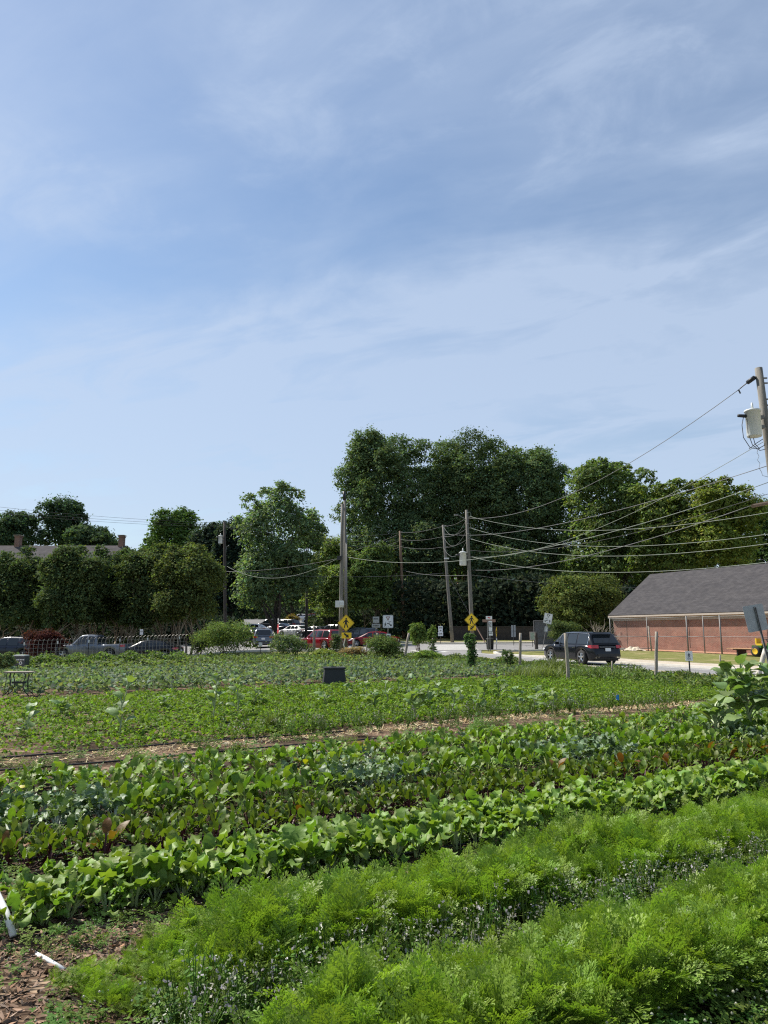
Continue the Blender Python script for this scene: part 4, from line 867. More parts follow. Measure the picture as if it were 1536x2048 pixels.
# small white sign on a black stake
t = sign('garden_sign', 'small white sign with a dark figure on a black stake by the road', 1378, 1312, 26.5)
mb = MB(); mb.prism(rrect(.26, .34, .015), 0, .008); mb.build('plate', M_WHITE, t); flat(walker(.17, 0, .02) + [bar(-.06, -.1, .06, -.1, .02)]).build('figure_symbol', pmat('slate_ink', (.08, .10, .13), .6), t); mb = MB(); mb.box((0, .015, -.55), (.045, .02, 1.3)); mb.build('stake', M_BLKPL, t)
t = sign('small_notice', 'small white notice low beside the dark silver car', 521, 1289, 47)
mb = MB(); mb.box((0, 0, 0), (.22, .02, .26)); mb.build('plate', M_SIGNW, t); mb = MB(); mb.tube([(0, .03, .1), (0, .03, -.9)], .02, 5); mb.build('stake', M_DKMET, t)
t = sign('parking_sign', 'small pale sign above the wire fence before the myrtle stems', 283, 1264, 52)
mb = MB(); mb.box((0, 0, 0), (.22, .015, .38)); mb.build('plate', M_SIGNW, t); lines(2, .15, .03, .06, 0, t); mb = MB(); mb.tube([(0, .03, .15), (0, .03, -2.1)], .02, 5); mb.build('post', M_DKMET, t)

# ---------------------------------------------------------------- garden posts and stakes
def gpost(label, pb, pt, Y, r=.055, m=M_POSTW, dY=0, name='wooden_post', n=8):
    b, t_ = at(*pb, Y), at(*pt, Y + dY); b.z = gz(b.x, Y) - .25; mb = MB()
    P = wobble(b, t_, 6, r * .12); mb.tube(P, list(r * np.array([1.08, 1.05, 1.0, .97, .95, .9]) * rng.uniform(.95, 1.05, 6)), n)
    return tag(mb.build(name, m, None, True), label, 'post', 'garden fence posts')
gpost('grey wooden post in front of the black car', (1138, 1368), (1131, 1266), 25.6, .062)
gpost('knotty grey wooden post right of the black car', (1311, 1368), (1313, 1263), 25.6, .058)
gpost('grey wooden post between the vine post and the black car', (1039, 1345), (1041, 1266), 33, .062)
gpost('vine covered post below the right walking sign', (948, 1348), (942, 1266), 32, .09, M_BARK)
gpost('short pale post under the vine ball', (866, 1325), (866, 1276), 44, .085)
gpost('leaning branch post at the dense green shrub', (806, 1332), (818, 1266), 42, .07)
gpost('thin post at the brownish dry shrub', (706, 1322), (708, 1277), 45, .075)
gpost('stake with the thin vine left of the twin pole', (667, 1322), (667, 1282), 45, .055)
gpost('tall pale stake leaning before the red car', (626, 1322), (628, 1250), 45, .05)
gpost('shorter stake beside the tall pale one', (630, 1322), (629, 1262), 45.5, .05, M_BARKP)
gpost('thin post below the pair of pale plates', (754, 1312), (755, 1266), 46, .065)
gpost('short dark post by the stop sign', (567, 1296), (567, 1272), 55, .07, M_BARK)
gpost('short dark post right of the stop sign', (595, 1298), (595, 1274), 50, .05, M_BARK)
gpost('thick dark post left of the screened gate', (1074, 1304), (1072, 1265), 64, .14, M_BARKD)
gpost('wooden post leaning steeply at the right edge', (1502, 1352), (1531, 1299), 24, .085, pmat('pale_wood', (.46, .42, .36), .85, var=.2, vscale=8), .2)
gpost('thin stake right of the brownish dry shrub', (733, 1320), (734, 1284), 46, .04)
gpost('short stake between the stop sign and the loose green shrub', (541, 1312), (542, 1284), 46, .04)
gpost('thin leaning stake right of the small white garden sign', (1446, 1372), (1440, 1310), 24.5, .03)
gpost('short stake between the post in front of the black car and the knotty post', (1226, 1366), (1224, 1322), 26, .032)
# ---------------------------------------------------------------- wire fence at the left
FA, FB = at(47, 1318, 34), at(372, 1310, 40)
fv = Vector((FB.x - FA.x, FB.y - FA.y)); FLn = fv.length; fa = math.atan2(fv.y, fv.x)
wf = thing('wire_fence', 'welded wire panel fence with curled top before the parked cars', 'fence', (FA.x, FA.y, 0), fa)
hf = lambda s: 1.36 + .24 * s / FLn
for k, f_ in enumerate((0.0, .18, .36, .55, .73, .95)):
    s = f_ * FLn; mb = MB(); mb.tube([(s, .03, -.3), (s, .03, hf(s) + .02)], .026, 6); q = mb.build('post', M_BLKPL, wf)
    mb = MB(); mb.tube([(s, .03, hf(s) - .26), (s, .03, hf(s) - .12)], .030, 6); mb.build('post_tip', M_WHITE, q)
M_WIREF = pmat('fence_wire', (.26, .24, .22), .5, metal=.3)
for a_, b_ in ((0, .5), (.5, 1.0)):
    mb = MB(); s0, s1 = a_ * FLn, b_ * FLn; s = s0
    while s <= s1: h_ = hf(s); bend = .05 + .09 * s / FLn; mb.tube([(s, 0, .02), (s, 0, h_ - .25), (s + bend * .3, -bend * .4, h_ - .06), (s + bend, -bend, h_)], .0075, 4, cap=False); s += .2
    for h_ in np.arange(.1, 1.35, .17): mb.tube([(s0, 0, h_), (s1, 0, h_ + .24 * (b_ - a_) * h_ / 1.4)], .006, 4, cap=False)
    o = mb.build('wire_panel', M_WIREF, wf); o['kind'] = 'stuff'
# potting table at the left
x, Y = xat(36, 20, 1390), 20.0; t = thing('garden_table', 'small garden table on curved black iron legs at the left edge', 'table', (x, Y, .03), R(8))
mb = MB(); mb.box((0, 0, .60), (.70, .42, .03)); mb.build('tabletop', pmat('worn_board', (.20, .17, .13), .8, var=.3, vscale=6), t)
for sx in (-1, 1):
    for sy in (-1, 1):
        mb = MB(); mb.tube([(sx * .17, sy * .15, .585), (sx * .20, sy * .15, .5), (sx * .16, sy * .15, .36), (sx * .16, sy * .16, .22), (sx * .22, sy * .17, .1), (sx * .33, sy * .19, 0)], .014, 5); mb.build('leg', M_DKMET, t, True)
        mb = MB(); mb.tube([(sx * .27, sy * .14, .585), (sx * .28, sy * .15, .3), (sx * .30, sy * .18, .02)], .009, 5); mb.build('brace', M_DKMET, t, True)
mb = MB(); mb.box((0, 0, .33), (.34, .04, .05)); mb.build('crossbar', M_DKMET, t)
# dark bin with a white emblem
x, Y = xat(42, 32, 1340), 32.0; t = thing('recycling_bin', 'dark bin with a white round emblem behind the garden table', 'bin', (x, Y, .02))
mb = MB(); mb.box((0, 0, .33), (.46, .42, .68)); mb.build('body', pmat('dark_grey_plastic', (.05, .055, .065), .5), t); mb = MB(); mb.box((-.05, 0, .69), (.5, .46, .04)); mb.build('lid', M_TRANSF, t)
ring = MB()
for k in range(12): a, b = k / 12 * 6.283, (k + 1) / 12 * 6.283; ring.prism([(.06 + .07 * math.cos(b), .38 + .07 * math.sin(b)), (.06 + .07 * math.cos(a), .38 + .07 * math.sin(a)), (.06 + .04 * math.cos(a), .38 + .04 * math.sin(a)), (.06 + .04 * math.cos(b), .38 + .04 * math.sin(b))], -.215, -.209)
ring.build('emblem', M_WHITE, t)
mb = MB()
for k in range(5): mb.box((-.1 + .07 * k, -.212, .52), (.045, .006, .05))
mb.build('lettering', M_WHITE, t)
# black compost bin in the brassica bed
x, Y = xat(668, 23.5, 1370), 23.5; t = thing('compost_bin', 'black flat-sided compost bin among the brassica rows', 'bin', (x, Y, .0), R(9))
mb = MB(); V = [(-.36, -.30, 0), (.36, -.30, 0), (.36, .30, 0), (-.36, .30, 0), (-.30, -.25, .56), (.30, -.25, .56), (.30, .25, .56), (-.30, .25, .56)]; mb.add(V, [(0, 1, 5, 4), (1, 2, 6, 5), (2, 3, 7, 6), (3, 0, 4, 7)]); mb.build('body', M_BLKPL, t)
mb = MB(); mb.box((0, 0, .58), (.66, .56, .05)); mb.box((-.02, 0, .615), (.16, .1, .025)); mb.build('lid', M_BLKPL, t)
# white irrigation pipe ends
for l, pts in (('white pipe arching in at the left edge', [(-34, 1730, .16), (-10, 1780, .18), (12, 1826, .12), (27, 1872, .03)]), ('white pipe end lying in the chips at the lower left', [(60, 1902, .004), (95, 1920, .016), (130, 1941, .006)])):
    P = []
    for a_, b_, z in pts:
        d = (at(a_, b_, 1) - Vector((0, 0, HC))); k = (z - HC) / d.z; P.append(Vector((0, 0, HC)) + d * k)
    mb = MB(); mb.tube(P, .019 if 'arching' in l else .012, 8); tag(mb.build('irrigation_pipe', M_WHITE, None, True), l, 'pipe', 'white pipes')
# blue marker flag
p = at(1240, 1436, 15.4); t = thing('marker_flag', 'small blue marker flag by the straw path', 'flag', (p.x, p.y, 0))
mb = MB(); mb.tube([(0, 0, -.02), (0, 0, .42)], .003, 4); mb.build('wire', M_DKMET, t); mb = MB(); mb.add([(0, 0, .30), (-.06, .01, .33), (-.05, .0, .41), (0, 0, .42), (.0, .003, .30)], [(0, 1, 2, 3)]); mb.build('flag', pmat('flag_blue', (.02, .25, .65), .6), t)
# tan tarp heap by the wall
p, _ = on_line(1266, FP + NW * 1.0, WA); x, Y = p.x, p.y; mb = MB(); V = []; 
for i in range(9):
    for j in range(5): V.append((x + (i - 4) * .22, Y + (j - 2) * .25, gz(x, Y) + .02 + max(0, .36 * math.exp(-((i - 4.5) / 3) ** 2 - ((j - 2) / 1.4) ** 2) + rng.normal(0, .05))))
mb.add(V, [(i * 5 + j, i * 5 + j + 1, (i + 1) * 5 + j + 1, (i + 1) * 5 + j) for i in range(8) for j in range(4)]); tag(mb.build('tarp_heap', pmat('tan_tarp', (.55, .46, .34), .8)), 'crumpled tan tarp heap at the foot of the brick wall', 'tarp')
# garden tractor and plank trailer at the right edge
p, _ = on_line(1532, FP + NW * .9, WA); x, Y = p.x, p.y; t = thing('garden_tractor', 'green garden tractor with yellow seat and wheels cut by the right edge', 'tractor', (x, Y, gz(x, Y)), math.atan2(WA.y, WA.x))
M_TG = pmat('tractor_green', (.03, .14, .03), .4); M_TY = pmat('tractor_yellow', (.72, .45, .03), .4)
for sx, r_, xx in ((-1, .36, -.45), (-1, .24, .75), (1, .36, -.45), (1, .24, .75)):
    mb = MB(); yy = sx * .42; mb.lathe([(r_ * .55, yy - .12), (r_ * .95, yy - .12), (r_, yy - .06), (r_, yy + .06), (r_ * .95, yy + .12), (r_ * .55, yy + .12)], 18, axis='y', c=(xx, 0, r_)); w_ = mb.build('wheel', M_TYRE, t, True)
    mb = MB(); mb.lathe([(.01, yy - .11), (r_ * .5, yy - .115), (r_ * .55, yy - .125), (r_ * .55, yy + .125), (r_ * .5, yy + .115), (.01, yy + .11)], 18, axis='y', c=(xx, 0, r_)); mb.build('rim', M_TY, w_, True)
mb = MB(); mb.box((.15, 0, .45), (1.5, .5, .22)); mb.box((-.45, 0, .68), (.7, .75, .14)); mb.build('chassis', M_TG, t)
mb = MB(); mb.box((.65, 0, .75), (.75, .5, .36)); mb.build('hood', M_TG, t); mb = MB(); mb.box((-.35, 0, .82), (.42, .46, .12)); mb.box((-.58, 0, 1.02), (.10, .46, .4)); mb.build('seat', M_TY, t)
mb = MB(); mb.tube([(.25, 0, .85), (.05, 0, 1.15)], .03, 6); mb.lathe([(.15, -.02), (.19, 0), (.15, .02)], 14, c=(.05, 0, 1.16)); mb.build('steering_wheel', M_BLKPL, t)
p, _ = on_line(1487, FP + NW * .9, WA); x, Y = p.x, p.y; t = thing('plank_trailer', 'low orange-brown plank trailer deck beside the garden tractor', 'trailer', (x, Y, gz(x, Y)), math.atan2(WA.y, WA.x))
for k in range(4): mb = MB(); mb.box((.1, -.42 + .28 * k, .5), (2.1, .26, .05)); mb.build('plank', pmat('orange_plank', (.46, .26, .14), .7, var=.2, vscale=5), t)
mb = MB(); mb.box((.1, 0, .43), (1.9, .1, .07)); mb.box((-.2, 0, .22), (.08, .9, .4)); mb.box((-.2, 0, .05), (.6, .3, .08)); mb.build('frame', M_DKMET, t)

# ---------------------------------------------------------------- cars
def paintmat(name, c, metal=.0): return pmat('paint_' + name, c, .22, metal=metal, coat=.25, spec=.28)
CARS = {
 'suv': dict(L=4.9, W=1.94, H=1.70, wr=.37, belt=1.02, top=[(-.5, .55), (-.485, .90), (-.46, 1.02), (.20, 1.04), (.27, 1.02), (.40, .95), (.475, .82), (.5, .55)],
             roof=[(-.475, 1.02), (-.40, 1.58), (-.36, 1.66), (-.05, 1.70), (.07, 1.66), (.115, 1.58), (.265, 1.02)], win=[(-.385, -.215), (-.19, -.03), (-.01, .10)], ax=(-.295, .30)),
 'sedan': dict(L=4.75, W=1.84, H=1.45, wr=.33, belt=.92, top=[(-.5, .55), (-.49, .85), (-.45, .95), (-.33, .97), (.20, .93), (.27, .90), (.42, .80), (.48, .68), (.5, .5)],
             roof=[(-.40, .96), (-.26, 1.34), (-.20, 1.41), (-.03, 1.45), (.06, 1.41), (.10, 1.35), (.275, .90)], win=[(-.27, -.16), (-.145, -.02), (0.0, .10)], ax=(-.29, .315)),
 'pickup': dict(L=5.6, W=1.95, H=1.86, wr=.40, belt=1.14, top=[(-.5, .6), (-.495, 1.10), (-.48, 1.14), (.14, 1.14), (.22, 1.14), (.40, 1.08), (.485, .95), (.5, .6)],
             roof=[(-.125, 1.14), (-.105, 1.72), (-.08, 1.82), (.02, 1.86), (.09, 1.82), (.12, 1.74), (.215, 1.14)], win=[(-.09, -.005), (.015, .115)], ax=(-.30, .325))}
def car(name, label, kind, paint, px, Y, heading, wb=None, detail=True, group='parked and passing cars', dz=0, trim=False, py=1290):
    k = CARS[kind]; L_, Wd, wr = k['L'], k['W'], k['wr']; x0 = xat(px, Y, py)
    t = thing(name, label, 'car', (x0, Y, gz(x0, Y) + .035 + dz), R(heading), group)
    axs = [a * L_ for a in k['ax']]; ra = wr + .065
    X = list(np.linspace(-L_ / 2, L_ / 2, 34)) + [a * L_ for a, _ in k['top']]
    for a in axs: X += list(a + ra * np.cos(np.linspace(0, math.pi, 11)))
    X = np.unique(np.round(X, 3)); X = X[np.r_[True, np.diff(X) > .012]]
    tz = np.interp(X / L_, *zip(*k['top'])); bz = np.interp(np.abs(X) / L_, [0, .40, .5], [.24, .24, .36])
    for a in axs:
        m_ = np.abs(X - a) < ra; bz[m_] = np.maximum(bz[m_], wr + np.sqrt(np.maximum(ra ** 2 - (X[m_] - a) ** 2, 0)))
    bz = np.minimum(bz, tz - .06)
    w = Wd / 2 * (1 - .20 * np.abs(2 * X / L_) ** 7 - .03 * np.abs(2 * X / L_) ** 2)
    secs = []
    for x, zt, zb, ww in zip(X, tz, bz, w):
        d = zt - zb; hw = [(ww * .93, zb), (ww * .985, zb + .25 * d), (ww, zb + .55 * d), (ww * .985, zb + .8 * d), (ww * .94, zt - .03 * d - .012), (ww * .80, zt), (ww * .4, zt + .015)]
        secs.append([(x, y, z) for y, z in hw] + [(x, 0, zt + .02)] + [(x, -y, z) for y, z in hw[::-1]])
    n = len(secs[0]); V = [p for s in secs for p in s]
    Fc = [(i * n + j, (i + 1) * n + j, (i + 1) * n + j + 1, i * n + j + 1) for i in range(len(secs) - 1) for j in range(n - 1)]
    Fc += [tuple(range(n))[::1], tuple(range((len(secs) - 1) * n, len(secs) * n))[::-1]]
    body = mesh('body', V, Fc, paint, t, True)
    mb = MB(); mb.box((0, 0, .42), (L_ * .90, Wd * .80, .42)); mb.box((-L_ * .475, 0, .42), (.16, Wd * .74, .22)); mb.build('underbody', M_TRIM, t)
    # greenhouse
    rf = np.array(k['roof']); xr = np.unique(np.r_[rf[:, 0], np.linspace(rf[0, 0], rf[-1, 0], 15)]) * L_
    zr = np.interp(xr / L_, rf[:, 0], rf[:, 1]); blt = np.interp(xr / L_, *zip(*k['top'])) - .03; Hb = k['H'] - k['belt']
    def hw_at(x, z, b): tt = np.clip((z - b) / Hb, 0, 1); return Wd / 2 * (.93 - .215 * tt) * (1 - .03 * abs(2 * x / L_) ** 2)
    secs = []
    for x, z, b in zip(xr, zr, blt):
        z = max(z, b + .005); e = z - .05 * (z - b); hb, ht = hw_at(x, b, b), hw_at(x, z, b)
        secs.append([(x, hb, b), (x, ht, e), (x, ht * .86, z - .01 * (z - b)), (x, 0, z + .015), (x, -ht * .86, z - .01 * (z - b)), (x, -ht, e), (x, -hb, b)])
    n = 7; V = [p for s in secs for p in s]; Fc = [(i * n + j, (i + 1) * n + j, (i + 1) * n + j + 1, i * n + j + 1) for i in range(len(secs) - 1) for j in range(n - 1)]
    mesh('roof', V, Fc, paint, t, True)
    def surf(x, s, sd, off=.012):
        z = float(np.interp(x / L_, rf[:, 0], rf[:, 1])); b = float(np.interp(x / L_, *zip(*k['top']))) - .03; e = z - .05 * (z - b)
        zz_ = b + (e - b) * s; return (x, sd * (hw_at(x, b, b) * (1 - s) + hw_at(x, z, b) * s + off), zz_)
    for sd in (1, -1):
        for a, b in k['win']:
            xa, xb = a * L_, b * L_; gx_ = np.linspace(xa, xb, 4); V = [surf(x, s, sd) for x in gx_ for s in (.10, .5, .90)]
            lo = xa if a < 0 else None
            Fc = [(i * 3 + j, (i + 1) * 3 + j, (i + 1) * 3 + j + 1, i * 3 + j + 1) if sd < 0 else (i * 3 + j, i * 3 + j + 1, (i + 1) * 3 + j + 1, (i + 1) * 3 + j) for i in range(3) for j in range(2)]
            mesh('side_window', V, Fc, M_GLASS, t)
        # front quarter triangle filler
        xa, xb = k['win'][-1][1] * L_, k['roof'][-1][0] * L_
        V = [surf(xa + .03, .10, sd), surf(xa + .03, .88, sd), surf(xa + (xb - xa) * .72, .12, sd)]; mesh('quarter_window', V, [(0, 1, 2)], M_GLASS, t)
    def screen(nm, i0, i1, f0=.10, f1=.93, off=.012):
        (xa, za), (xb, zb) = rf[i0], rf[i1]; V = []
        for f_ in (f0, .5, f1):
            x = (xa + (xb - xa) * f_) * L_; z = za + (zb - za) * f_; b = float(np.interp(x / L_, *zip(*k['top']))) - .03; h_ = hw_at(x, z, b) * .84
            nx_, nz_ = (za - zb), (xb - xa) * L_; l = math.hypot(nx_, nz_); nx_, nz_ = nx_ / l * off, nz_ / l * off
            if nz_ < 0: nx_, nz_ = -nx_, -nz_
            V += [(x + nx_, -h_, z + nz_), (x + nx_, 0, z + nz_ + .012), (x + nx_, h_, z + nz_)]
        mesh(nm, V, [(i * 3 + j, i * 3 + j + 1, (i + 1) * 3 + j + 1, (i + 1) * 3 + j) for i in range(2) for j in range(2)], M_GLASS, t)
    screen('rear_window', 0, 1, .14, .95, .02); screen('windshield', len(rf) - 1, len(rf) - 2, .08, .95, .02)
    # wheels
    for a in axs:
        for sd in (1, -1):
            yy = sd * (Wd / 2 - .115); mb = MB(); mb.lathe([(wr * .66, yy - .10), (wr * .94, yy - .11), (wr, yy - .07), (wr, yy + .07), (wr * .94, yy + .11), (wr * .66, yy + .10)], 22, axis='y', c=(a, 0, wr)); wh = mb.build('wheel', M_TYRE, t, True)
            mb = MB(); o_ = sd * .085; mb.lathe([(wr * .68, yy + o_ * 1.1), (wr * .62, yy + o_ * .95), (wr * .60, yy + o_ * .3), (.01, yy + o_ * .25)], 20, axis='y', c=(a, 0, wr), m=1)
            mb.lathe([(wr * .70, yy + o_ * 1.0), (wr * .62, yy + o_ * 1.15)], 20, axis='y', c=(a, 0, wr))
            for q in range(5):
                w_ = q / 5 * 6.283 + .3; mb.tube([(a + .03 * math.cos(w_), yy + o_ * .95, wr + .03 * math.sin(w_)), (a + wr * .64 * math.cos(w_), yy + o_, wr + wr * .64 * math.sin(w_))], [.05, .035], 5)
            mb.lathe([(.07, yy + o_ * 1.15), (.01, yy + o_ * 1.2)], 10, axis='y', c=(a, 0, wr)); mb.build('rim', [M_RIM, M_DKMET], wh)
    ztl = k['belt'] - .09
    for sd in (1, -1):
        for nm, xe, zc, m_, sz in (('tail_light', -L_ / 2, ztl, M_TAIL, (.20, .34, .16)), ('headlight', L_ / 2, ztl - .18, M_HEAD, (.24, .36, .13))):
            sg = -1 if xe < 0 else 1; P = []
            for xx, yy in ((.015, .54), (.02, .72), (-.03, .86), (-.16, .925), (-.34, .965)):
                P.append((xe - sg * .07 + sg * xx, sd * yy * Wd / 2))
            V = [(x, y, zc - sz[2] * (.5 if i < 4 else .15)) for i, (x, y) in enumerate(P)] + [(x - sg * .03, y * .995, zc + sz[2] * (.5 if i < 4 else .3)) for i, (x, y) in enumerate(P)]
            V = [(x + sg * .02, y * 1.012, z) for x, y, z in V]; mesh(nm, V, [(i, i + 1, i + 6, i + 5) for i in range(4)], m_, t, True)
        mb = MB(); xm = k['win'][-1][1] * L_ + .12; mb.box((xm, sd * (Wd / 2 + .07), k['belt'] + .06), (.10, .20, .14)); mb.build('mirror', paint, t)
    mb = MB(); mb.box((-L_ / 2 + .005, 0, k['belt'] - .24), (.04, .32, .16)); mb.build('license_plate', M_SIGNW, t)
    mb = MB(); mb.box((-L_ / 2 + .0, 0, .50), (.07, Wd * .66, .13)); mb.build('rear_bumper', M_TRIM, t)
    if detail:
        for sd in (1, -1):
            for a, b in k['win'][-2:]:
                xx = (a + .02) * L_; mb = MB(); mb.box((xx, sd * (Wd / 2 * .995), k['belt'] - .16), (.2, .03, .03)); mb.build('door_handle', M_CHROME if trim else paint, t)
                mb = MB(); mb.box(((a - .008) * L_, sd * (Wd / 2 * .985), .68), (.012, .03, .62)); mb.build('door_seam', M_TRIM, t)
    if trim:
        for sd in (1, -1):
            a, b = k['win'][0][0] * L_ - .06, k['win'][-1][1] * L_; xs2 = np.linspace(a, b, 9); mb = MB()
            mb.tube([surf(a, .06, sd, .015)] + [surf(x, .95, sd, .015) for x in xs2] + [surf(b + .42, .12, sd, .015)], .014, 5); mb.build('window_trim', M_CHROME, t)
        mb = MB(); mb.box((-L_ / 2 + .012, 0, k['belt'] - .11), (.05, .9, .03)); mb.build('tailgate_strip', M_GALV, t)
        for sd in (1, -1): mb = MB(); mb.box((-L_ / 2 + .03, sd * .62, .40), (.06, .22, .07)); mb.build('exhaust', M_CHROME, t)
        mb = MB(); mb.box((-L_ * .44, 0, 1.655), (.20, 1.15, .035)); mb.build('spoiler', paint, t)
    return t
K_ = paintmat('black', (.006, .007, .010)); Wp = paintmat('white', (.78, .78, .77)); Gp = paintmat('grey', (.07, .08, .09), .3); Sp = paintmat('silver', (.15, .17, .20), .3); Rp = paintmat('red', (.15, .004, .009)); Np = paintmat('navy', (.012, .018, .035)); Dp = paintmat('dark_grey', (.035, .038, .042), .2)
car('car', 'black sport utility car driving away along the road at the right', 'suv', K_, 1160, 40.5, 109.4, trim=True, group='cars')
car('car', 'bright red hatchback turning behind the thin stakes', 'suv', Rp, 648, 61, 128)
car('car', 'dark grey sport utility car right of the twin pole', 'suv', Gp, 719, 76, 132)
car('car', 'low dark red car behind the post right of the grey one', 'sedan', Rp, 748, 71, 168, dz=-.05)
car('car', 'white sedan parked uphill right of the stop sign', 'sedan', Wp, 589, 98, 142)
car('car', 'grey sedan parked just right of the white sedan', 'sedan', Dp, 630, 93, 146)
car('car', 'dark green-grey car behind the red hatchback', 'suv', Dp, 668, 92, 140)
car('car', 'silver backed car seen from behind left of the stop sign', 'suv', Sp, 529, 70, 96)
car('car', 'navy car parked behind the stop sign', 'sedan', Np, 556, 108, 150)
car('car', 'dark van parked behind the white sedan', 'suv', Dp, 570, 118, 150)
car('car', 'white car partly hidden by the dark tree trunk', 'sedan', Wp, 503, 104, 165)
car('car', 'black sedan low beside the large rounded shrub', 'sedan', K_, 505, 84, 120)
car('car', 'dark car in the shade left of the navy one', 'suv', K_, 540, 120, 160)
car('car', 'white sport utility car on the upper parking level', 'suv', Wp, 628, 150, 170)
car('car', 'white car at the top of the lot under the branches', 'sedan', Wp, 600, 172, 175)
car('car', 'red car at the top of the lot under the branches', 'sedan', Rp, 622, 175, 178)
car('car', 'dark blue sport utility car at the left edge behind the fence', 'suv', Np, 26, 56, 172)
car('car', 'pickup truck in shade-toned blue grey behind the wire fence', 'pickup', Sp, 186, 56, 176)  # blue grey paint holds the tree shade over the pickup
car('car', 'dark blue car between the pickup and the left edge', 'sedan', Np, 96, 58, 178)
car('car', 'black car behind the right end of the wire fence', 'sedan', K_, 300, 56, 178)
# ---------------------------------------------------------------- garden: instanced ground masses ("stuff")
def protos(tagname, objs):
    c = bpy.data.collections.new(tagname)
    for o in objs:
        for k in list(o.users_collection): k.objects.unlink(o)
        c.objects.link(o)
    return c
def scatter(name, label, cat, coll, pts, rots, scl, idx):
    me = bpy.data.meshes.new(name); n = len(pts); me.vertices.add(n); me.vertices.foreach_set('co', np.asarray(pts, np.float32).ravel())
    a = me.attributes.new('rot', 'FLOAT_VECTOR', 'POINT'); a.data.foreach_set('vector', np.asarray(rots, np.float32).ravel())
    a = me.attributes.new('scl', 'FLOAT', 'POINT'); a.data.foreach_set('value', np.asarray(scl, np.float32).ravel())
    a = me.attributes.new('idx', 'INT', 'POINT'); a.data.foreach_set('value', np.asarray(idx, np.int32).ravel())
    o = bpy.data.objects.new(name, me); COL.objects.link(o)
    ng = bpy.data.node_groups.new(name, 'GeometryNodeTree')
    ng.interface.new_socket('Geometry', in_out='INPUT', socket_type='NodeSocketGeometry'); ng.interface.new_socket('Geometry', in_out='OUTPUT', socket_type='NodeSocketGeometry')
    gi = ng.nodes.new('NodeGroupInput'); go = ng.nodes.new('NodeGroupOutput'); ip = ng.nodes.new('GeometryNodeInstanceOnPoints'); ci = ng.nodes.new('GeometryNodeCollectionInfo')
    ci.inputs['Collection'].default_value = coll; ci.inputs['Separate Children'].default_value = True; ci.inputs['Reset Children'].default_value = True
    def na(nm, ty): q = ng.nodes.new('GeometryNodeInputNamedAttribute'); q.data_type = ty; q.inputs['Name'].default_value = nm; return q.outputs['Attribute']
    L_ = ng.links.new; L_(gi.outputs[0], ip.inputs['Points']); L_(ci.outputs[0], ip.inputs['Instance']); ip.inputs['Pick Instance'].default_value = True
    L_(na('idx', 'INT'), ip.inputs['Instance Index']); L_(na('rot', 'FLOAT_VECTOR'), ip.inputs['Rotation']); L_(na('scl', 'FLOAT'), ip.inputs['Scale']); L_(ip.outputs[0], go.inputs[0])
    md = o.modifiers.new('scatter', 'NODES'); md.node_group = ng; return tag(o, label, cat, None, 'stuff')
def rowpts(n, u0, u1, v0, v1, z=0.0, dens=None):
    u, v = rng.uniform(u0, u1, n), rng.uniform(v0, v1, n)
    if dens is not None: k = rng.random(n) < dens(u, v); u, v = u[k], v[k]
    x, y = u * UX - v * UY, u * UY + v * UX; return np.c_[x, y, hgt(x, y) + .012 + z], u, v
def rz(n, tilt=.25): return np.c_[rng.normal(0, tilt, n), rng.normal(0, tilt, n), rng.uniform(0, 6.283, n)]

# carrot tops: ferny, twice divided leaves
M_CARROT = leafmat('carrot_leaf', (.21, .325, .042), trans=.40, rough=.5, hue=.012, val=.24, tcol=(1.0, 1.08, .42))
def carrot(seed):
    r = np.random.default_rng(seed); V = []; Fc = []
    def tri(a, b, c): k = len(V); V.extend([a, b, c]); Fc.append((k, k + 1, k + 2))
    for f in range(8):
        az = r.uniform(0, 6.283); L_ = r.uniform(.24, .40); lean = r.uniform(.15, .95); d = np.array([math.cos(az), math.sin(az), 0]); sd = np.array([-d[1], d[0], 0])
        S = np.linspace(0, 1, 13); P = [d * (lean * L_ * (.45 * s + .55 * s * s)) + np.array([0, 0, L_ * (s * (1.05 - .12 * lean) - lean * .40 * s ** 3)]) for s in S]
        for a, b in zip(P[:-1], P[1:]): tri(a - sd * .0016, a + sd * .0016, b)
        for i in (4, 6, 7, 8, 9, 10, 11, 12):
            t_ = P[i] - P[i - 1]; t_ /= np.linalg.norm(t_); up = np.cross(sd, t_) * -1; q = (i - 4) / 8
            pl = L_ * .30 * (1 - q) ** .7 * (.55 + .45 * min(1, q * 4 + .4)) + .012
            for sg in ((-1, 1) if i < 12 else (0,)):
                pd = sd * sg * .85 + t_ * (.62 if sg else 1) + up * r.uniform(-.15, .3); pd /= np.linalg.norm(pd); pn = np.cross(pd, up); pn /= np.linalg.norm(pn)
                nn = max(3, int(pl / .014))
                for j in range(1, nn + 1):
                    c = P[i] + pd * pl * j / nn; ll = (.023 * (1 - .5 * j / nn) + .006) * r.uniform(.8, 1.3)
                    for s2 in (-1, 1):
                        e = c + (pn * s2 * .8 + pd * .75) * ll + up * r.normal(0, .004); m_ = (c + e) / 2 + pd * .0035
                        tri(c - pd * .0045, m_ - pd * .0078 + pn * s2 * .0015, e); tri(c - pd * .001, e, m_ + pd * .0042)
    return mesh('carrot_top', V, Fc, M_CARROT)
CC = protos('carrot_tops', [carrot(s) for s in range(6)])
def clump_noise(u, v, f, s): return .5 + .25 * (np.sin(u * f + s) * np.cos(v * f * 1.7 + s * 2) + np.sin(u * f * 2.3 + v * f * 1.1 + s * 3))
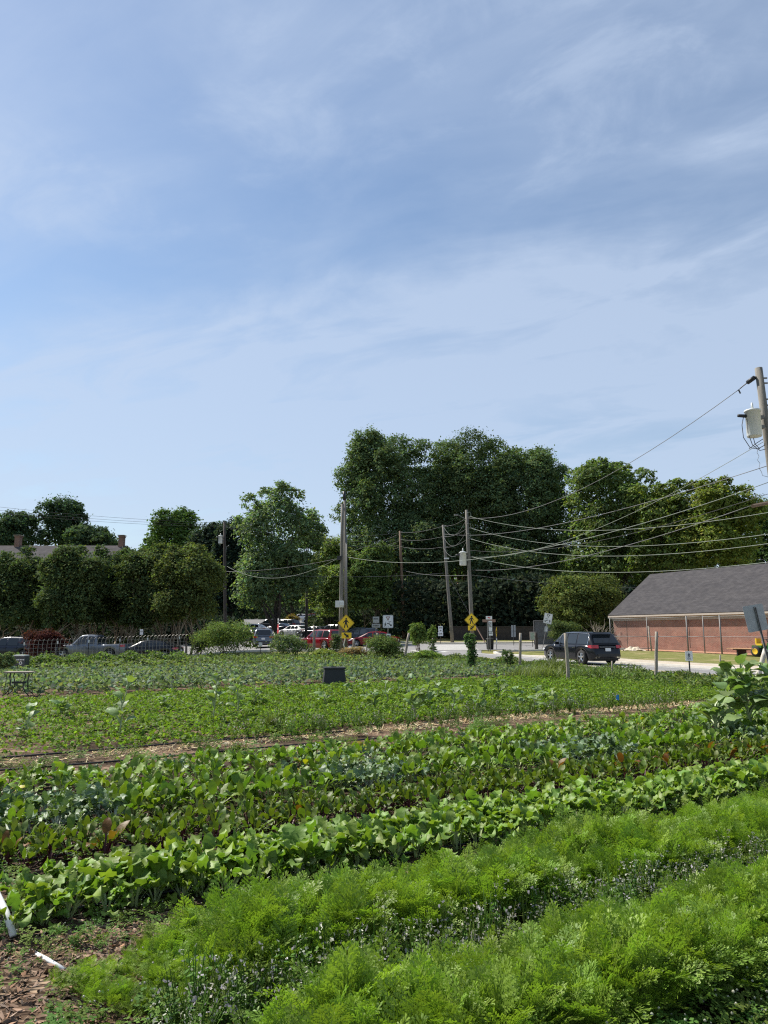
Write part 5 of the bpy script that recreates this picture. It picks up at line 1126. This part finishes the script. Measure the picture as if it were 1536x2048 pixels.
def carrots(name, label, n, u0, u1, v0, v1, s0):
    p, u, v = rowpts(n, u0, u1, v0, v1, 0, lambda u, v: np.clip(1.15 - .5 * (clump_noise(u, v, 3.1, s0) < .28), 0, 1)); k = len(p)
    end = np.clip((u - u0) / .8, .35, 1); edge = np.clip(np.minimum(v - v0, v1 - v) / .10, .6, 1)
    sc_ = rng.uniform(.72, 1.0, k) * (.82 + .32 * clump_noise(u, v, 2.2, s0 + 1)) * end * edge
    return scatter(name, label, 'carrots', CC, p, rz(k, .22), sc_, rng.integers(0, 6, k))
carrots('carrot_bed', 'nearest bed of feathery bright green carrot tops', 980, .60, 6.2, 2.30, 2.95, 1.0)
carrots('carrot_bed', 'second bed of feathery carrot tops before the broad-leaved row', 1350, .62, 10.0, 3.42, 4.15, 4.0)

# leaf mass made of many separate leaves
def mass(name, label, cat, C, h, ls, col, asp=.7, up=.8, mat_=None, vv=.28, hv=.10, tilt=.55, fold=.15):
    n = len(C); C = C.copy(); C[:, 2] += h * rng.random(n) ** .6
    return tag(leafcloud(name, C, np.array([[0, 0, up]]) + rng.normal(0, tilt, (n, 3)), ls * rng.uniform(.6, 1.4, n), jitcol(col, n, hv, vv), mat_ or M_LEAFY, None, asp, fold), label, cat, None, 'stuff')
# low bright cover crop in strips with bare gaps
def cover_d(u, v):
    s = np.abs(((v - 12.0) / 1.42) % 1.0 - .5) * 2      # 1 at the gaps
    g = clump_noise(u, v, .9, 2.0) + .25 * (u < 4) * (rng.random(len(u)) < .6)
    left = np.clip((u - 1.0) / 7, 0, 1)
    return np.clip((1.25 - .55 * (s > .80) * (1 - left * .7) - .6 * (g > .86) * (1 - left)) * (.48 + .52 * left) * np.where(clump_noise(u, v * 2.2, .8, 7.0) > .72, .25 + .75 * left, 1), 0, 1)
p, u, v = rowpts(150000, -2, 21, 11.35, 20.6, 0, cover_d)
lim = (v > 11.35 + .6 * sstep(4, 9, u)) & (p[:, 0] < curb_near(p[:, 1]) - 3.2) & (p[:, 0] > -.62 * p[:, 1] - 1) & (p[:, 1] > 9); p = p[lim]
vv_ = -p[:, 0] * UY + p[:, 1] * UX; fr = np.abs(((vv_ - 12.0) / .71) % 1.0 - .5) * 2
hh = (.035 + .13 * clump_noise(p[:, 0], p[:, 1], 3.4, 5.0) + .07 * clump_noise(p[:, 0], p[:, 1], 9.0, 1.0)) * (1.15 - .75 * np.clip((fr - .6) / .4, 0, 1))
mass('cover_crop', 'low bright green cover crop filling the middle beds', 'cover crop', p, hh, .055, (.135, .215, .03), .9, .9, hv=.10, vv=.3)
# grey green brassica rows farther back
def rows_d(v0, sp, w): return lambda u, v: (np.abs(((v - v0) / sp) % 1 - .5) < w / 2).astype(float) * .9 + .1
p, u, v = rowpts(46000, -6, 26, 21.5, 33, 0, rows_d(21.6, 1.15, .62)); lim = (p[:, 0] < curb_near(p[:, 1]) - 3.0) & (p[:, 0] > -.56 * p[:, 1] + 1.2); p = p[lim]
mass('brassica_rows', 'grey green brassica rows behind the cover crop', 'brassicas', p, .20 + .20 * clump_noise(p[:, 0], p[:, 1], 1.7, 3.0), .14, (.145, .195, .115), .75, .7)
p, u, v = rowpts(30000, -4, 34, 33.5, 44, 0, rows_d(33.6, 1.3, .7)); lim = (p[:, 0] < curb_near(p[:, 1]) - 2.6) & (p[:, 0] > -.56 * p[:, 1] + 1.5) & (p[:, 1] < 47); p = p[lim]
mass('green_rows', 'mixed green vegetable rows near the far edge of the garden', 'vegetables', p, .25 + .3 * clump_noise(p[:, 0], p[:, 1], 1.1, 8.0), .15, (.14, .19, .075), .7, .7)
# taller leafy plants along the wire fence
def along(n, P0_, P1_, w):
    t_ = rng.random(n); C = np.array(P0_)[None] * (1 - t_[:, None]) + np.array(P1_)[None] * t_[:, None]; C = C + np.c_[rng.normal(0, w, n), rng.normal(0, w, n)]
    return np.c_[C, hgt(C[:, 0], C[:, 1])], t_
p, t_ = along(7500, (FA.x + .3, FA.y - 1.2), (FB.x, FB.y - 1.5), .45)
mass('fence_plants', 'tall leafy plants growing along the wire fence', 'plants', p, .45 + .40 * clump_noise(p[:, 0] * 1.0, p[:, 1], 2.0, 1.0), .12, (.12, .175, .06), .7, .6)
p, t_ = along(3600, (FB.x, FB.y - 1.5), (-2.5, 43), .6); mass('fence_plants', 'green plants between the wire fence and the twin pole', 'plants', p, .3 + .3 * clump_noise(p[:, 0], p[:, 1], 1.6, 2.0), .11, (.12, .17, .06), .7, .6)
# weedy grass verge between the garden and the road
yv = rng.uniform(15.5, 50, 36000); C = np.c_[curb_near(yv) - .4 - np.abs(rng.normal(0, 1.5, 36000)), yv, np.zeros(36000)]; C[:, 2] = hgt(C[:, 0], C[:, 1])
C = C[C[:, 0] > -2]
mass('verge_weeds', 'tangle of weeds and grass between the garden and the road', 'weeds', C, .10 + .48 * clump_noise(C[:, 0], C[:, 1], 1.3, 6.0) ** 1.5, .16, (.12, .165, .055), .25, .2, tilt=.9)
yv = rng.uniform(20, 46, 6000); C = np.c_[curb_near(yv) - 2.6 - np.abs(rng.normal(0, .5, 6000)), yv, np.zeros(6000)]
mass('verge_weeds', 'broad-leaved weeds along the inner side of the verge', 'weeds', C, .1 + .35 * clump_noise(C[:, 0], C[:, 1], 1.9, 2.0), .12, (.13, .19, .055), .7, .6)

# flowering weeds between the carrot beds
M_WEED = leafmat('weed_leaf', (.11, .185, .035), trans=.35, rough=.7, hue=.03, val=.3, spec=.12)
M_FLW = leafmat('weed_flower', (.42, .42, .32), trans=.3, hue=.05, val=.2, tcol=(1, 1, 1)); M_FLP = leafmat('weed_flower_mauve', (.40, .37, .40), trans=.3, hue=.05, val=.2, tcol=(1, 1, 1))
def weed(seed, fm):
    r = np.random.default_rng(seed); mb = MB()
    for k in range(9):
        a = r.uniform(0, 6.283); h = r.uniform(.16, .30); q = np.array([math.cos(a), math.sin(a)]) * r.uniform(.01, .10)
        P = [(0, 0, 0), (q[0] * .5, q[1] * .5, h * .5), (q[0], q[1], h)]; mb.tube(P, .0018, 3, 0, False)
        for j in range(6):
            z = h * r.uniform(.15, .8); c = np.array([q[0] * z / h, q[1] * z / h, z]); d = r.normal(size=3); d[2] *= .4; d /= np.linalg.norm(d); s = np.cross(d, (0, 0, 1)) * .007; e = c + d * .03
            mb.add([c, c + d * .016 + s, e, c + d * .016 - s], [(0, 1, 2, 3)], 0)
        for j in range(5 if k % 3 == 0 else 0):
            c = np.array([q[0], q[1], h - r.uniform(0, .07)]) + r.normal(0, .008, 3); d1, d2 = r.normal(size=3), r.normal(size=3); d1 *= .008 / np.linalg.norm(d1); d2 *= .008 / np.linalg.norm(d2); mb.add([c - d1, c + d2, c + d1, c - d2], [(0, 1, 2, 3)], 1)
    return mb.build('flowering_weed', [M_WEED, fm])
def cloverp(seed):
    r = np.random.default_rng(seed); mb = MB()
    for k in range(46):
        a, q = r.uniform(0, 6.283), r.uniform(0, .12); c = np.array([q * math.cos(a), q * math.sin(a), r.uniform(.03, .12)]); tl = r.normal(0, .35, 2)
        for j in range(3):
            w = j * 2.094 + a; d = np.array([math.cos(w), math.sin(w), tl[0] * math.cos(w) + tl[1] * math.sin(w)]) * .017; s = np.array([-math.sin(w), math.cos(w), 0]) * .009
            mb.add([c, c + d * .6 + s, c + d, c + d * .6 - s], [(0, 1, 2, 3)], 0)
    for k in range(2):
        a, q = r.uniform(0, 6.283), r.uniform(0, .10); c = np.array([q * math.cos(a), q * math.sin(a), r.uniform(.11, .16)]); mb.lathe([(.001, -.005), (.005, -.002), (.0055, .002), (.001, .006)], 6, 1, c=c)
    return mb.build('clover', [M_WEED, M_FLW])
WC = protos('weeds', [weed(s, M_FLW if s % 2 else M_FLP) for s in range(4)]); CV = protos('clover', [cloverp(s) for s in range(4)])
p, u, v = rowpts(520, .9, 6.5, 2.98, 3.42); k = len(p); scatter('flowering_weeds', 'pale flowering weeds in the gap between the two carrot beds', 'weeds', WC, p, rz(k), rng.uniform(.55, 1.05, k) * np.clip(1.25 - u * .06, .6, 1.1), rng.integers(0, 4, k))
p, u, v = rowpts(170, .5, 2.6, 2.45, 3.95); k = len(p); scatter('clover_patch', 'loose clover and weeds at the left ends of the carrot beds', 'clover', CV, p, rz(k), rng.uniform(.5, 1.1, k), rng.integers(0, 4, k))
p, u, v = rowpts(300, 2.0, 5.4, 1.75, 2.34); k = len(p); scatter('clover_patch', 'pale clover patch at the lower right corner', 'clover', CV, p, rz(k), rng.uniform(.7, 1.2, k), rng.integers(0, 4, k))
p, u, v = rowpts(70, -.6, .9, 2.4, 4.6, 0, lambda u, v: (clump_noise(u, v, 4, 2) > .45) * 1.0); k = len(p); scatter('clover_patch', 'sparse clover creeping over the wood chips at the left', 'clover', CV, p, rz(k), rng.uniform(.4, .8, k), rng.integers(0, 4, k))
p, u, v = rowpts(380, .4, 9.5, 4.25, 4.85); k = len(p); scatter('clover_patch', 'low weeds in the shaded gap before the broad-leaved row', 'clover', CV, p, rz(k), rng.uniform(.3, .7, k), rng.integers(0, 4, k))
p, u, v = rowpts(500, .2, 16, 9.3, 11.1, 0, lambda u, v: (clump_noise(u, v, 2, 4) > .5) * .9); k = len(p); scatter('clover_patch', 'weeds beside the straw path', 'clover', CV, p, rz(k), rng.uniform(.6, 1.4, k), rng.integers(0, 4, k))
p, u, v = rowpts(170, 4, 15, 11.0, 12.1); k = len(p); scatter('flowering_weeds', 'scattered weeds growing over the straw path', 'weeds', WC, p, rz(k), rng.uniform(.7, 1.5, k), rng.integers(0, 4, k))
p, u, v = rowpts(520, .2, 12, 5.4, 8.3); k = len(p); scatter('clover_patch', 'low weeds between the beet and kale rows', 'clover', CV, p, rz(k), rng.uniform(.4, .9, k), rng.integers(0, 4, k))
# wood chips and straw stalks
def slivers(name, label, C, ls, col, asp): 
    o = leafcloud(name, C, np.array([[0, 0, 1.0]]) + rng.normal(0, .45, (len(C), 3)), ls * rng.uniform(.4, 1.5, len(C)), jitcol(col, len(C), .08, .4), pmat_attr, None, asp, .05); return tag(o, label, 'mulch', None, 'stuff')
pm = bpy.data.materials.new('wood_chip'); pm.use_nodes = True; a_ = N(pm.node_tree, 'ShaderNodeAttribute', attribute_name='col'); link(pm.node_tree, a_.outputs['Color'], pm.node_tree.nodes['Principled BSDF'].inputs['Base Color']); pm.node_tree.nodes['Principled BSDF'].inputs['Roughness'].default_value = .9; pmat_attr = pm
p, u, v = rowpts(9500, -1.2, 1.3, 2.2, 5.2, .006); slivers('wood_chips', 'brown wood chips on the path at the lower left', p, .055, (.19, .12, .078), .30)
p, u, v = rowpts(1800, 1.2, 5.6, 1.6, 2.2, .006); slivers('wood_chips', 'reddish wood chips at the lower right corner', p, .05, (.26, .14, .09), .34)
p, u, v = rowpts(5000, .3, 11, 4.2, 7.2, .004); slivers('wood_chips', 'wood chips between the vegetable rows', p, .05, (.085, .055, .036), .30)  # chip colour darkened to carry the shade between the rows
p, u, v = rowpts(36000, -3, 15.6, 10.3, 12.1, .02, lambda u, v: np.clip((.22 + .07 * u) * (.35 + .9 * clump_noise(u, v, 1.7, 3.0)) * (1 - np.abs(v - 10.75 - .075 * np.clip(u, 0, 11)) / .45), 0, 1)); slivers('straw_stalks', 'loose straw lying on the path across the garden', p, .11, (.50, .38, .21), .10)

# ---------------------------------------------------------------- vegetables, plant by plant, leaf by leaf
def leaf_mesh(name, L_, Wd, pet, mats, lean=.6, droop=.6, wavy=.0, lobed=0.0, seed=0, cup=.15, seg=7):
    """petiole then blade, in the x (outward) / z (up) plane; blade width along y."""
    r = np.random.default_rng(seed); V = []; Fc = []; mi = []
    pt = [np.array([0, 0, 0.]), np.array([math.sin(lean * .5) * pet * .5, 0, math.cos(lean * .5) * pet * .5]), np.array([math.sin(lean * .7) * pet, 0, math.cos(lean * .7) * pet])]
    w = .05 * Wd + .003
    for a in pt: V += [a + np.array([0, -w, 0]), a + np.array([w * .6, 0, -w * .4]), a + np.array([0, w, 0])]
    for i in range(2):
        for j in range(2): Fc.append((i * 3 + j, i * 3 + j + 1, (i + 1) * 3 + j + 1, (i + 1) * 3 + j)); mi.append(1)
    p = pt[-1].copy(); ang = lean; b = len(V)
    for i in range(seg + 1):
        s = i / seg; wd = Wd * .5 * (math.sin(math.pi * min(1, s * .88 + .10)) ** .75) * (1 if s < .98 else .12)
        if lobed: wd *= 1 - lobed * (.5 + .5 * math.cos(i * math.pi)) * (1 if s < .7 else .3)
        nrm = np.array([-math.cos(ang), 0, math.sin(ang)]); wl, wr = wavy * Wd * r.normal(), wavy * Wd * r.normal(); c1_ = cup * wd
        V += [p + np.array([0, -wd, 0]) + nrm * (c1_ + wl), p + nrm * 0, p + np.array([0, wd, 0]) + nrm * (c1_ + wr)]
        ang += droop / seg * (1.4 * s + .4); p = p + np.array([math.sin(ang), 0, math.cos(ang)]) * L_ / seg
    for i in range(seg):
        for j in range(2): Fc.append((b + i * 3 + j, b + i * 3 + j + 1, b + (i + 1) * 3 + j + 1, b + (i + 1) * 3 + j)); mi.append(0)
    me = bpy.data.meshes.new(name); me.from_pydata([tuple(v_) for v_ in V], [], Fc)
    for m in mats: me.materials.append(m)
    me.polygons.foreach_set('material_index', mi); me.polygons.foreach_set('use_smooth', [True] * len(Fc)); me.update(); return me
def vegmats(n, c, pc, trans=.34, hue=.02, val=.24, rough=.5): return [leafmat(n, c, trans, rough, hue, val, (1.05, 1.15, .35), vein=True, spec=.30), pmat(n + '_stalk', pc, .5)]
MV = {
 'turnip': vegmats('turnip_leaf', (.18, .285, .05), (.30, .36, .16)),
 'chard': vegmats('chard_leaf', (.145, .235, .03), (.26, .30, .10)),
 'beet': vegmats('beet_leaf', (.115, .17, .025), (.075, .014, .02)),  # beet stalk colour darkened to hold the shadow at the plant bases
 'beet_old': vegmats('beet_leaf_bronze', (.17, .085, .020), (.075, .014, .02)),
 'kale': vegmats('kale_leaf', (.13, .20, .105), (.30, .36, .28), .22, .012, .18),
 'pale': vegmats('pale_leaf', (.20, .29, .12), (.30, .36, .18), .36),
 'yellow': vegmats('yellowed_leaf', (.42, .38, .03), (.36, .36, .12))}
LM = {
 'turnip': [leaf_mesh('turnip_leaf', .112, .080, .12, MV['turnip'], l, d, .15, .20, i, .22) for i, (l, d) in enumerate(((.25, .5), (.45, .9), (.7, 1.3), (.9, 1.5), (.35, 1.1)))],
 'chard': [leaf_mesh('chard_leaf', .10, .060, .105, MV['chard'], l, d, .07, 0, 10 + i) for i, (l, d) in enumerate(((.15, .4), (.35, .6), (.55, 1.0), (.8, 1.2)))],
 'beet': [leaf_mesh('beet_leaf', .092, .046, .11, MV['beet'], l, d, .08, 0, 20 + i) for i, (l, d) in enumerate(((.12, .3), (.3, .5), (.5, .9), (.7, 1.2)))],
 'beet_old': [leaf_mesh('beet_leaf', .10, .052, .13, MV['beet_old'], l, d, .08, 0, 30 + i) for i, (l, d) in enumerate(((.5, .6), (.8, 1.1)))],
 'kale': [leaf_mesh('kale_leaf', .13, .085, .11, MV['kale'], l, d, .16, .42, 40 + i, seg=9) for i, (l, d) in enumerate(((.3, .5), (.55, .9), (.8, 1.2), (1.0, 1.3)))],
 'pale': [leaf_mesh('sunflower_leaf', .20, .17, .12, MV['pale'], l, d, .05, .10, 50 + i) for i, (l, d) in enumerate(((.9, 1.0), (1.1, 1.0), (.7, 1.3)))],
 'yellow': [leaf_mesh('chard_leaf', .12, .08, .11, MV['yellow'], .7, 1.0, .06, 0, 60)]}
NP = [0]
def plant(name, label, cat, group, kinds, x, y, n, s, tilt=.22):
    NP[0] += 1
    t = thing(name, label, cat, (x, y, gz(x, y) + .012), random.uniform(0, 6.28), group); s *= 1.04; n = int(n * 1.1); t.scale = (s, s, s)
    a0 = random.uniform(0, 6.28)
    for k in range(n):
        ms = LM[random.choice(kinds)]; me = ms[min(len(ms) - 1, int(k / n * len(ms)))] if random.random() < .7 else random.choice(ms)
        o = bpy.data.objects.new('leaf', me); COL.objects.link(o); o.parent = t
        a = a0 + k * 2.399 + random.uniform(-.3, .3); q = random.uniform(.005, .03); o.location = (math.cos(a) * q, math.sin(a) * q, 0)
        low = random.random() < .38; o.rotation_euler = (random.gauss(0, tilt), random.gauss(0, tilt) + (random.uniform(.3, .85) if low else 0), a); f = random.uniform(.5, .85) if low else random.uniform(.75, 1.2); o.scale = (f, f * random.uniform(.85, 1.15), f)
    return t
ONES = 'zeroth first second third fourth fifth sixth seventh eighth ninth tenth eleventh twelfth thirteenth fourteenth fifteenth sixteenth seventeenth eighteenth nineteenth'.split()
TENS = {2: 'twent', 3: 'thirt', 4: 'fort', 5: 'fift', 6: 'sixt', 7: 'sevent', 8: 'eight', 9: 'ninet'}
def ordinal(n):
    if n < 20: return ONES[n]
    t_, o_ = divmod(n, 10)
    if t_ > 9: return 'one hundred and ' + ordinal(n - 100) if n > 100 else 'hundredth'
    return TENS[t_] + ('ieth' if o_ == 0 else 'y-' + ONES[o_])
CNT = {}
def nth(key): CNT[key] = CNT.get(key, 0) + 1; return ordinal(CNT[key])
def prow(lines_, u0, u1, step, fn):
    for i, v0 in enumerate(lines_):
        u = u0 + random.uniform(0, step); ln = ('first', 'second', 'third', 'fourth', 'fifth')[i]
        while u < u1:
            x, y = uv(u + random.uniform(-.05, .05), v0 + random.gauss(0, .045)); px = CX + F * x / (y * math.cos(PITCH))
            if -45 < px < 1580: fn(u, x, y, ln)
            u += step * random.uniform(.8, 1.25)
def tfn(u, x, y, ln): plant('turnip_plant', 'broad pale leaved turnip, %s from left, %s line behind the carrots' % (nth('t' + ln), ln), 'turnip', 'turnip row behind the carrots', ['turnip'], x, y, random.randint(13, 17), random.uniform(.80, 1.2) * (1 if u > 1 else .9))
prow((4.88, 5.04, 5.2, 5.36), .5, 9.6, .15, tfn)
def bfn(u, x, y, ln):
    old = random.random() < .10
    plant('beet_plant', ('bronzed red stemmed beet' if old else 'green red stemmed beet') + ', %s from left, %s line of the beet row' % (nth('b%d' % old + ln), ln), 'beet', 'bronzed beets' if old else 'beet row', ['beet', 'beet', 'beet_old'] if old else ['beet'], x, y, random.randint(12, 16), random.uniform(.85, 1.15))
prow((6.0, 6.17, 6.34, 6.52), .0, 11.2, .165, bfn)
def kfn(u, x, y, ln):
    z = math.sin(u * 1.9) + .5 * math.sin(u * 4.7 + 1) + random.gauss(0, .35)
    if z > .55: plant('kale_plant', 'blue green curly kale, %s from left, %s line of the mixed row' % (nth('k' + ln), ln), 'kale', 'kale in the mixed row', ['kale'], x, y, random.randint(11, 14), random.uniform(.85, 1.2), .3)
    else: plant('chard_plant', 'fresh green chard, %s from left, %s line beside the kale' % (nth('c' + ln), ln), 'chard', 'chard in the mixed row', ['chard'], x, y, random.randint(12, 15), random.uniform(.95, 1.3))
prow((7.12, 7.34, 7.56, 7.8), -.1, 12.6, .19, kfn)
def ffn(u, x, y, ln):
    if random.random() < .10: plant('kale_plant', 'blue green kale, %s from left, %s line before the straw path' % (nth('fk' + ln), ln), 'kale', 'kale among farther chard', ['kale'], x, y, 9, random.uniform(.8, 1.1))
    elif random.random() < .05: plant('leafy_green_plant', 'yellowing leafy green, %s from left, %s line before the straw path' % (nth('fy' + ln), ln), 'leafy green', 'yellowing greens', ['yellow', 'chard'], x, y, 9, 1.0)
    else: plant('leafy_green_plant', 'dark leafy green, %s from left, %s line before the straw path' % (nth('fc' + ln), ln), 'leafy green', 'greens before the straw path', ['chard', 'turnip', 'chard'], x, y, random.randint(10, 13), random.uniform(.9, 1.2))
prow((8.4, 8.65, 8.9, 9.2), -.3, 14.5, .235, ffn)
prow((9.6, 9.85), 6.0, 16.5, .26, lambda u, x, y, ln: plant('leafy_green_plant', 'leafy green, %s from left, %s line of the right bed by the straw path' % (nth('rc' + ln), ln), 'leafy green', 'greens in the right bed', ['chard', 'turnip'], x, y, random.randint(10, 12), random.uniform(.6, .85) * (1 if u < 12 else 1.3)))
# volunteer sunflowers in the cover crop and the big one at the right
def sunflower(label, px, py, Y, h, nleaf, s, wid=1.0, group='volunteer sunflowers'):
    x = xat(px, Y, py); t = thing('sunflower_plant', label, 'sunflower', (x, Y, gz(x, Y)), random.uniform(0, 6), group)
    P = wobble((0, 0, -.03), (random.gauss(0, .06), random.gauss(0, .06), h), 6, .015); mb = MB(); mb.tube(P, [.014, .013, .012, .01, .008, .006], 6); mb.build('stem', MV['pale'][1], t, True)
    for k in range(nleaf):
        f_ = .2 + .8 * k / (nleaf - 1); i = f_ * 5; j = min(4, int(i)); q = P[j] + (P[j + 1] - P[j]) * (i - j)
        o = bpy.data.objects.new('leaf', random.choice(LM['pale'])); COL.objects.link(o); o.parent = t; o.location = tuple(q); o.rotation_euler = (random.gauss(0, .2), random.gauss(-.1, .25), k * 2.4 + random.uniform(-.4, .4)); g_ = 1.35 * s * random.uniform(.8, 1.25) * (1.1 - .4 * f_); o.scale = (g_ * wid,) * 3
sunflower('large leaved sunflower seedling standing alone at the left', 232, 1500, 12.3, .82, 12, .85)
sunflower('leafy sunflower seedling left of the middle', 425, 1450, 14.2, .78, 12, .8); sunflower('leafy sunflower seedling just right of another one', 475, 1455, 14.6, .72, 12, .8)
sunflower('low sunflower seedling at the far left', 50, 1470, 12.4, .35, 8, .8)
sunflower('dark sunflower seedling before the straw path in the middle', 830, 1440, 14.4, .45, 10, .9)
sp_ = [(735, 17.0, .5), (775, 17.5, .5), (815, 18, .5), (860, 17, .45), (905, 15.8, .42), (950, 15.6, .4), (1060, 15.6, .4), (1105, 15.8, .42), (1000, 18.5, .45), (700, 19, .4), (752, 16.2, .36), (795, 19, .45), (838, 16.6, .4), (880, 18.6, .45), (925, 17.4, .4), (968, 19, .42), (1030, 17.0, .35), (1085, 18.2, .36), (1140, 16.4, .34), (655, 17.2, .32), (575, 18.4, .34), (505, 17.0, .3), (330, 16.0, .3), (120, 14.2, .3)]
for k, (px, Y, h) in enumerate(sorted(sp_)): sunflower(ordinal(k + 1) + ' pale leaved seedling from the left in the green cover crop', px, 1420, Y, h, random.randint(8, 13), random.uniform(.6, .85))
for l, px, py, Y, h, n, s in (('tallest', 1510, 1520, 12.6, 1.02, 26, 1.15), ('left stem', 1462, 1510, 12.9, .85, 22, 1.05), ('right stem', 1560, 1530, 12.3, .95, 22, 1.15), ('lower front stem', 1440, 1520, 12.2, .45, 14, 1.0)):
    sunflower(l + ' of the big broad-leaved clump at the right edge', px, py, Y, h, n, s, 1.15, 'big clump at the right edge')
# daylily clumps along the verge
M_LILY = leafmat('daylily_leaf', (.13, .19, .05), trans=.35, hue=.03, val=.25)
def lily(label, px, Y, w, h, n):
    x = xat(px, Y, 1350); t = thing('daylily_clump', label, 'daylily', (x, Y, gz(x, Y)), 0, 'daylily clumps'); V = []; Fc = []
    for k in range(n):
        a = random.uniform(0, 6.28); d = np.array([math.cos(a), math.sin(a), 0]); s = np.array([-d[1], d[0], 0]) * .012; L_ = h * random.uniform(.7, 1.25); q = np.array([random.gauss(0, w * .3), random.gauss(0, w * .2), 0]); b = len(V); sp = random.uniform(.25, .75)
        for i in range(7):
            f_ = i / 6; c = q + d * (sp * L_ * f_ ** 1.6) + np.array([0, 0, L_ * (1.15 * f_ - sp * .85 * f_ ** 3)]); V += [c - s * (1 - f_ * .9), c + s * (1 - f_ * .9)]
        Fc += [(b + 2 * i, b + 2 * i + 1, b + 2 * i + 3, b + 2 * i + 2) for i in range(6)]
    o = mesh('foliage', V, Fc, M_LILY, t); o['kind'] = 'stuff'
lily('daylily clump left of the post in front of the black car', 1085, 26.5, 1.3, .62, 420); lily('tall grassy daylily clump under the front wheel of the black car', 1108, 29, 1.0, .85, 320); lily('daylily clump right of the post in front of the black car', 1190, 26.5, 1.3, .55, 420)
lily('low daylily clump at the left end of the verge group', 1050, 28, 1.0, .5, 260); lily('daylily clump below the rear of the black car', 1235, 26, 1.0, .5, 320); lily('spiky grass tuft in the straw path left of the middle', 545, 12.9, .22, .34, 110); lily('strap leaved plants left of the vine post', 890, 34, 1.6, .55, 420)
# drip hoses
for i, (v0, u0, u1, l) in enumerate(((4.92, .15, 9, 'black drip hose before the turnip row'), (6.12, -.5, 3.5, 'black drip hose before the beet row at the left'), (10.2, -3.2, 6, 'black drip hose along the near edge of the straw path'), (11.25, -3, 6, 'black drip hose along the far edge of the straw path'),
        (13.4, -2, 5, 'black drip hose across the bare left strip of cover crop'), (14.9, -2, 6, 'second black drip hose in the left cover crop'), (16.3, -2, 6, 'third black drip hose in the left cover crop'), (20.75, -1, 14, 'black hose behind the cover crop'), (33.2, -1, 24, 'far black hose before the last green rows'))):
    P = [];
    for k in range(26): u = u0 + (u1 - u0) * k / 25; x, y = uv(u, v0 + .05 * math.sin(u * 1.3 + i)); P.append((x, y, .045 + gz(x, y)))
    mb = MB(); mb.tube(P, .010 if i < 2 else .012, 5); tag(mb.build('drip_hose', M_BLKPL, None, True), l, 'hose', 'drip hoses')
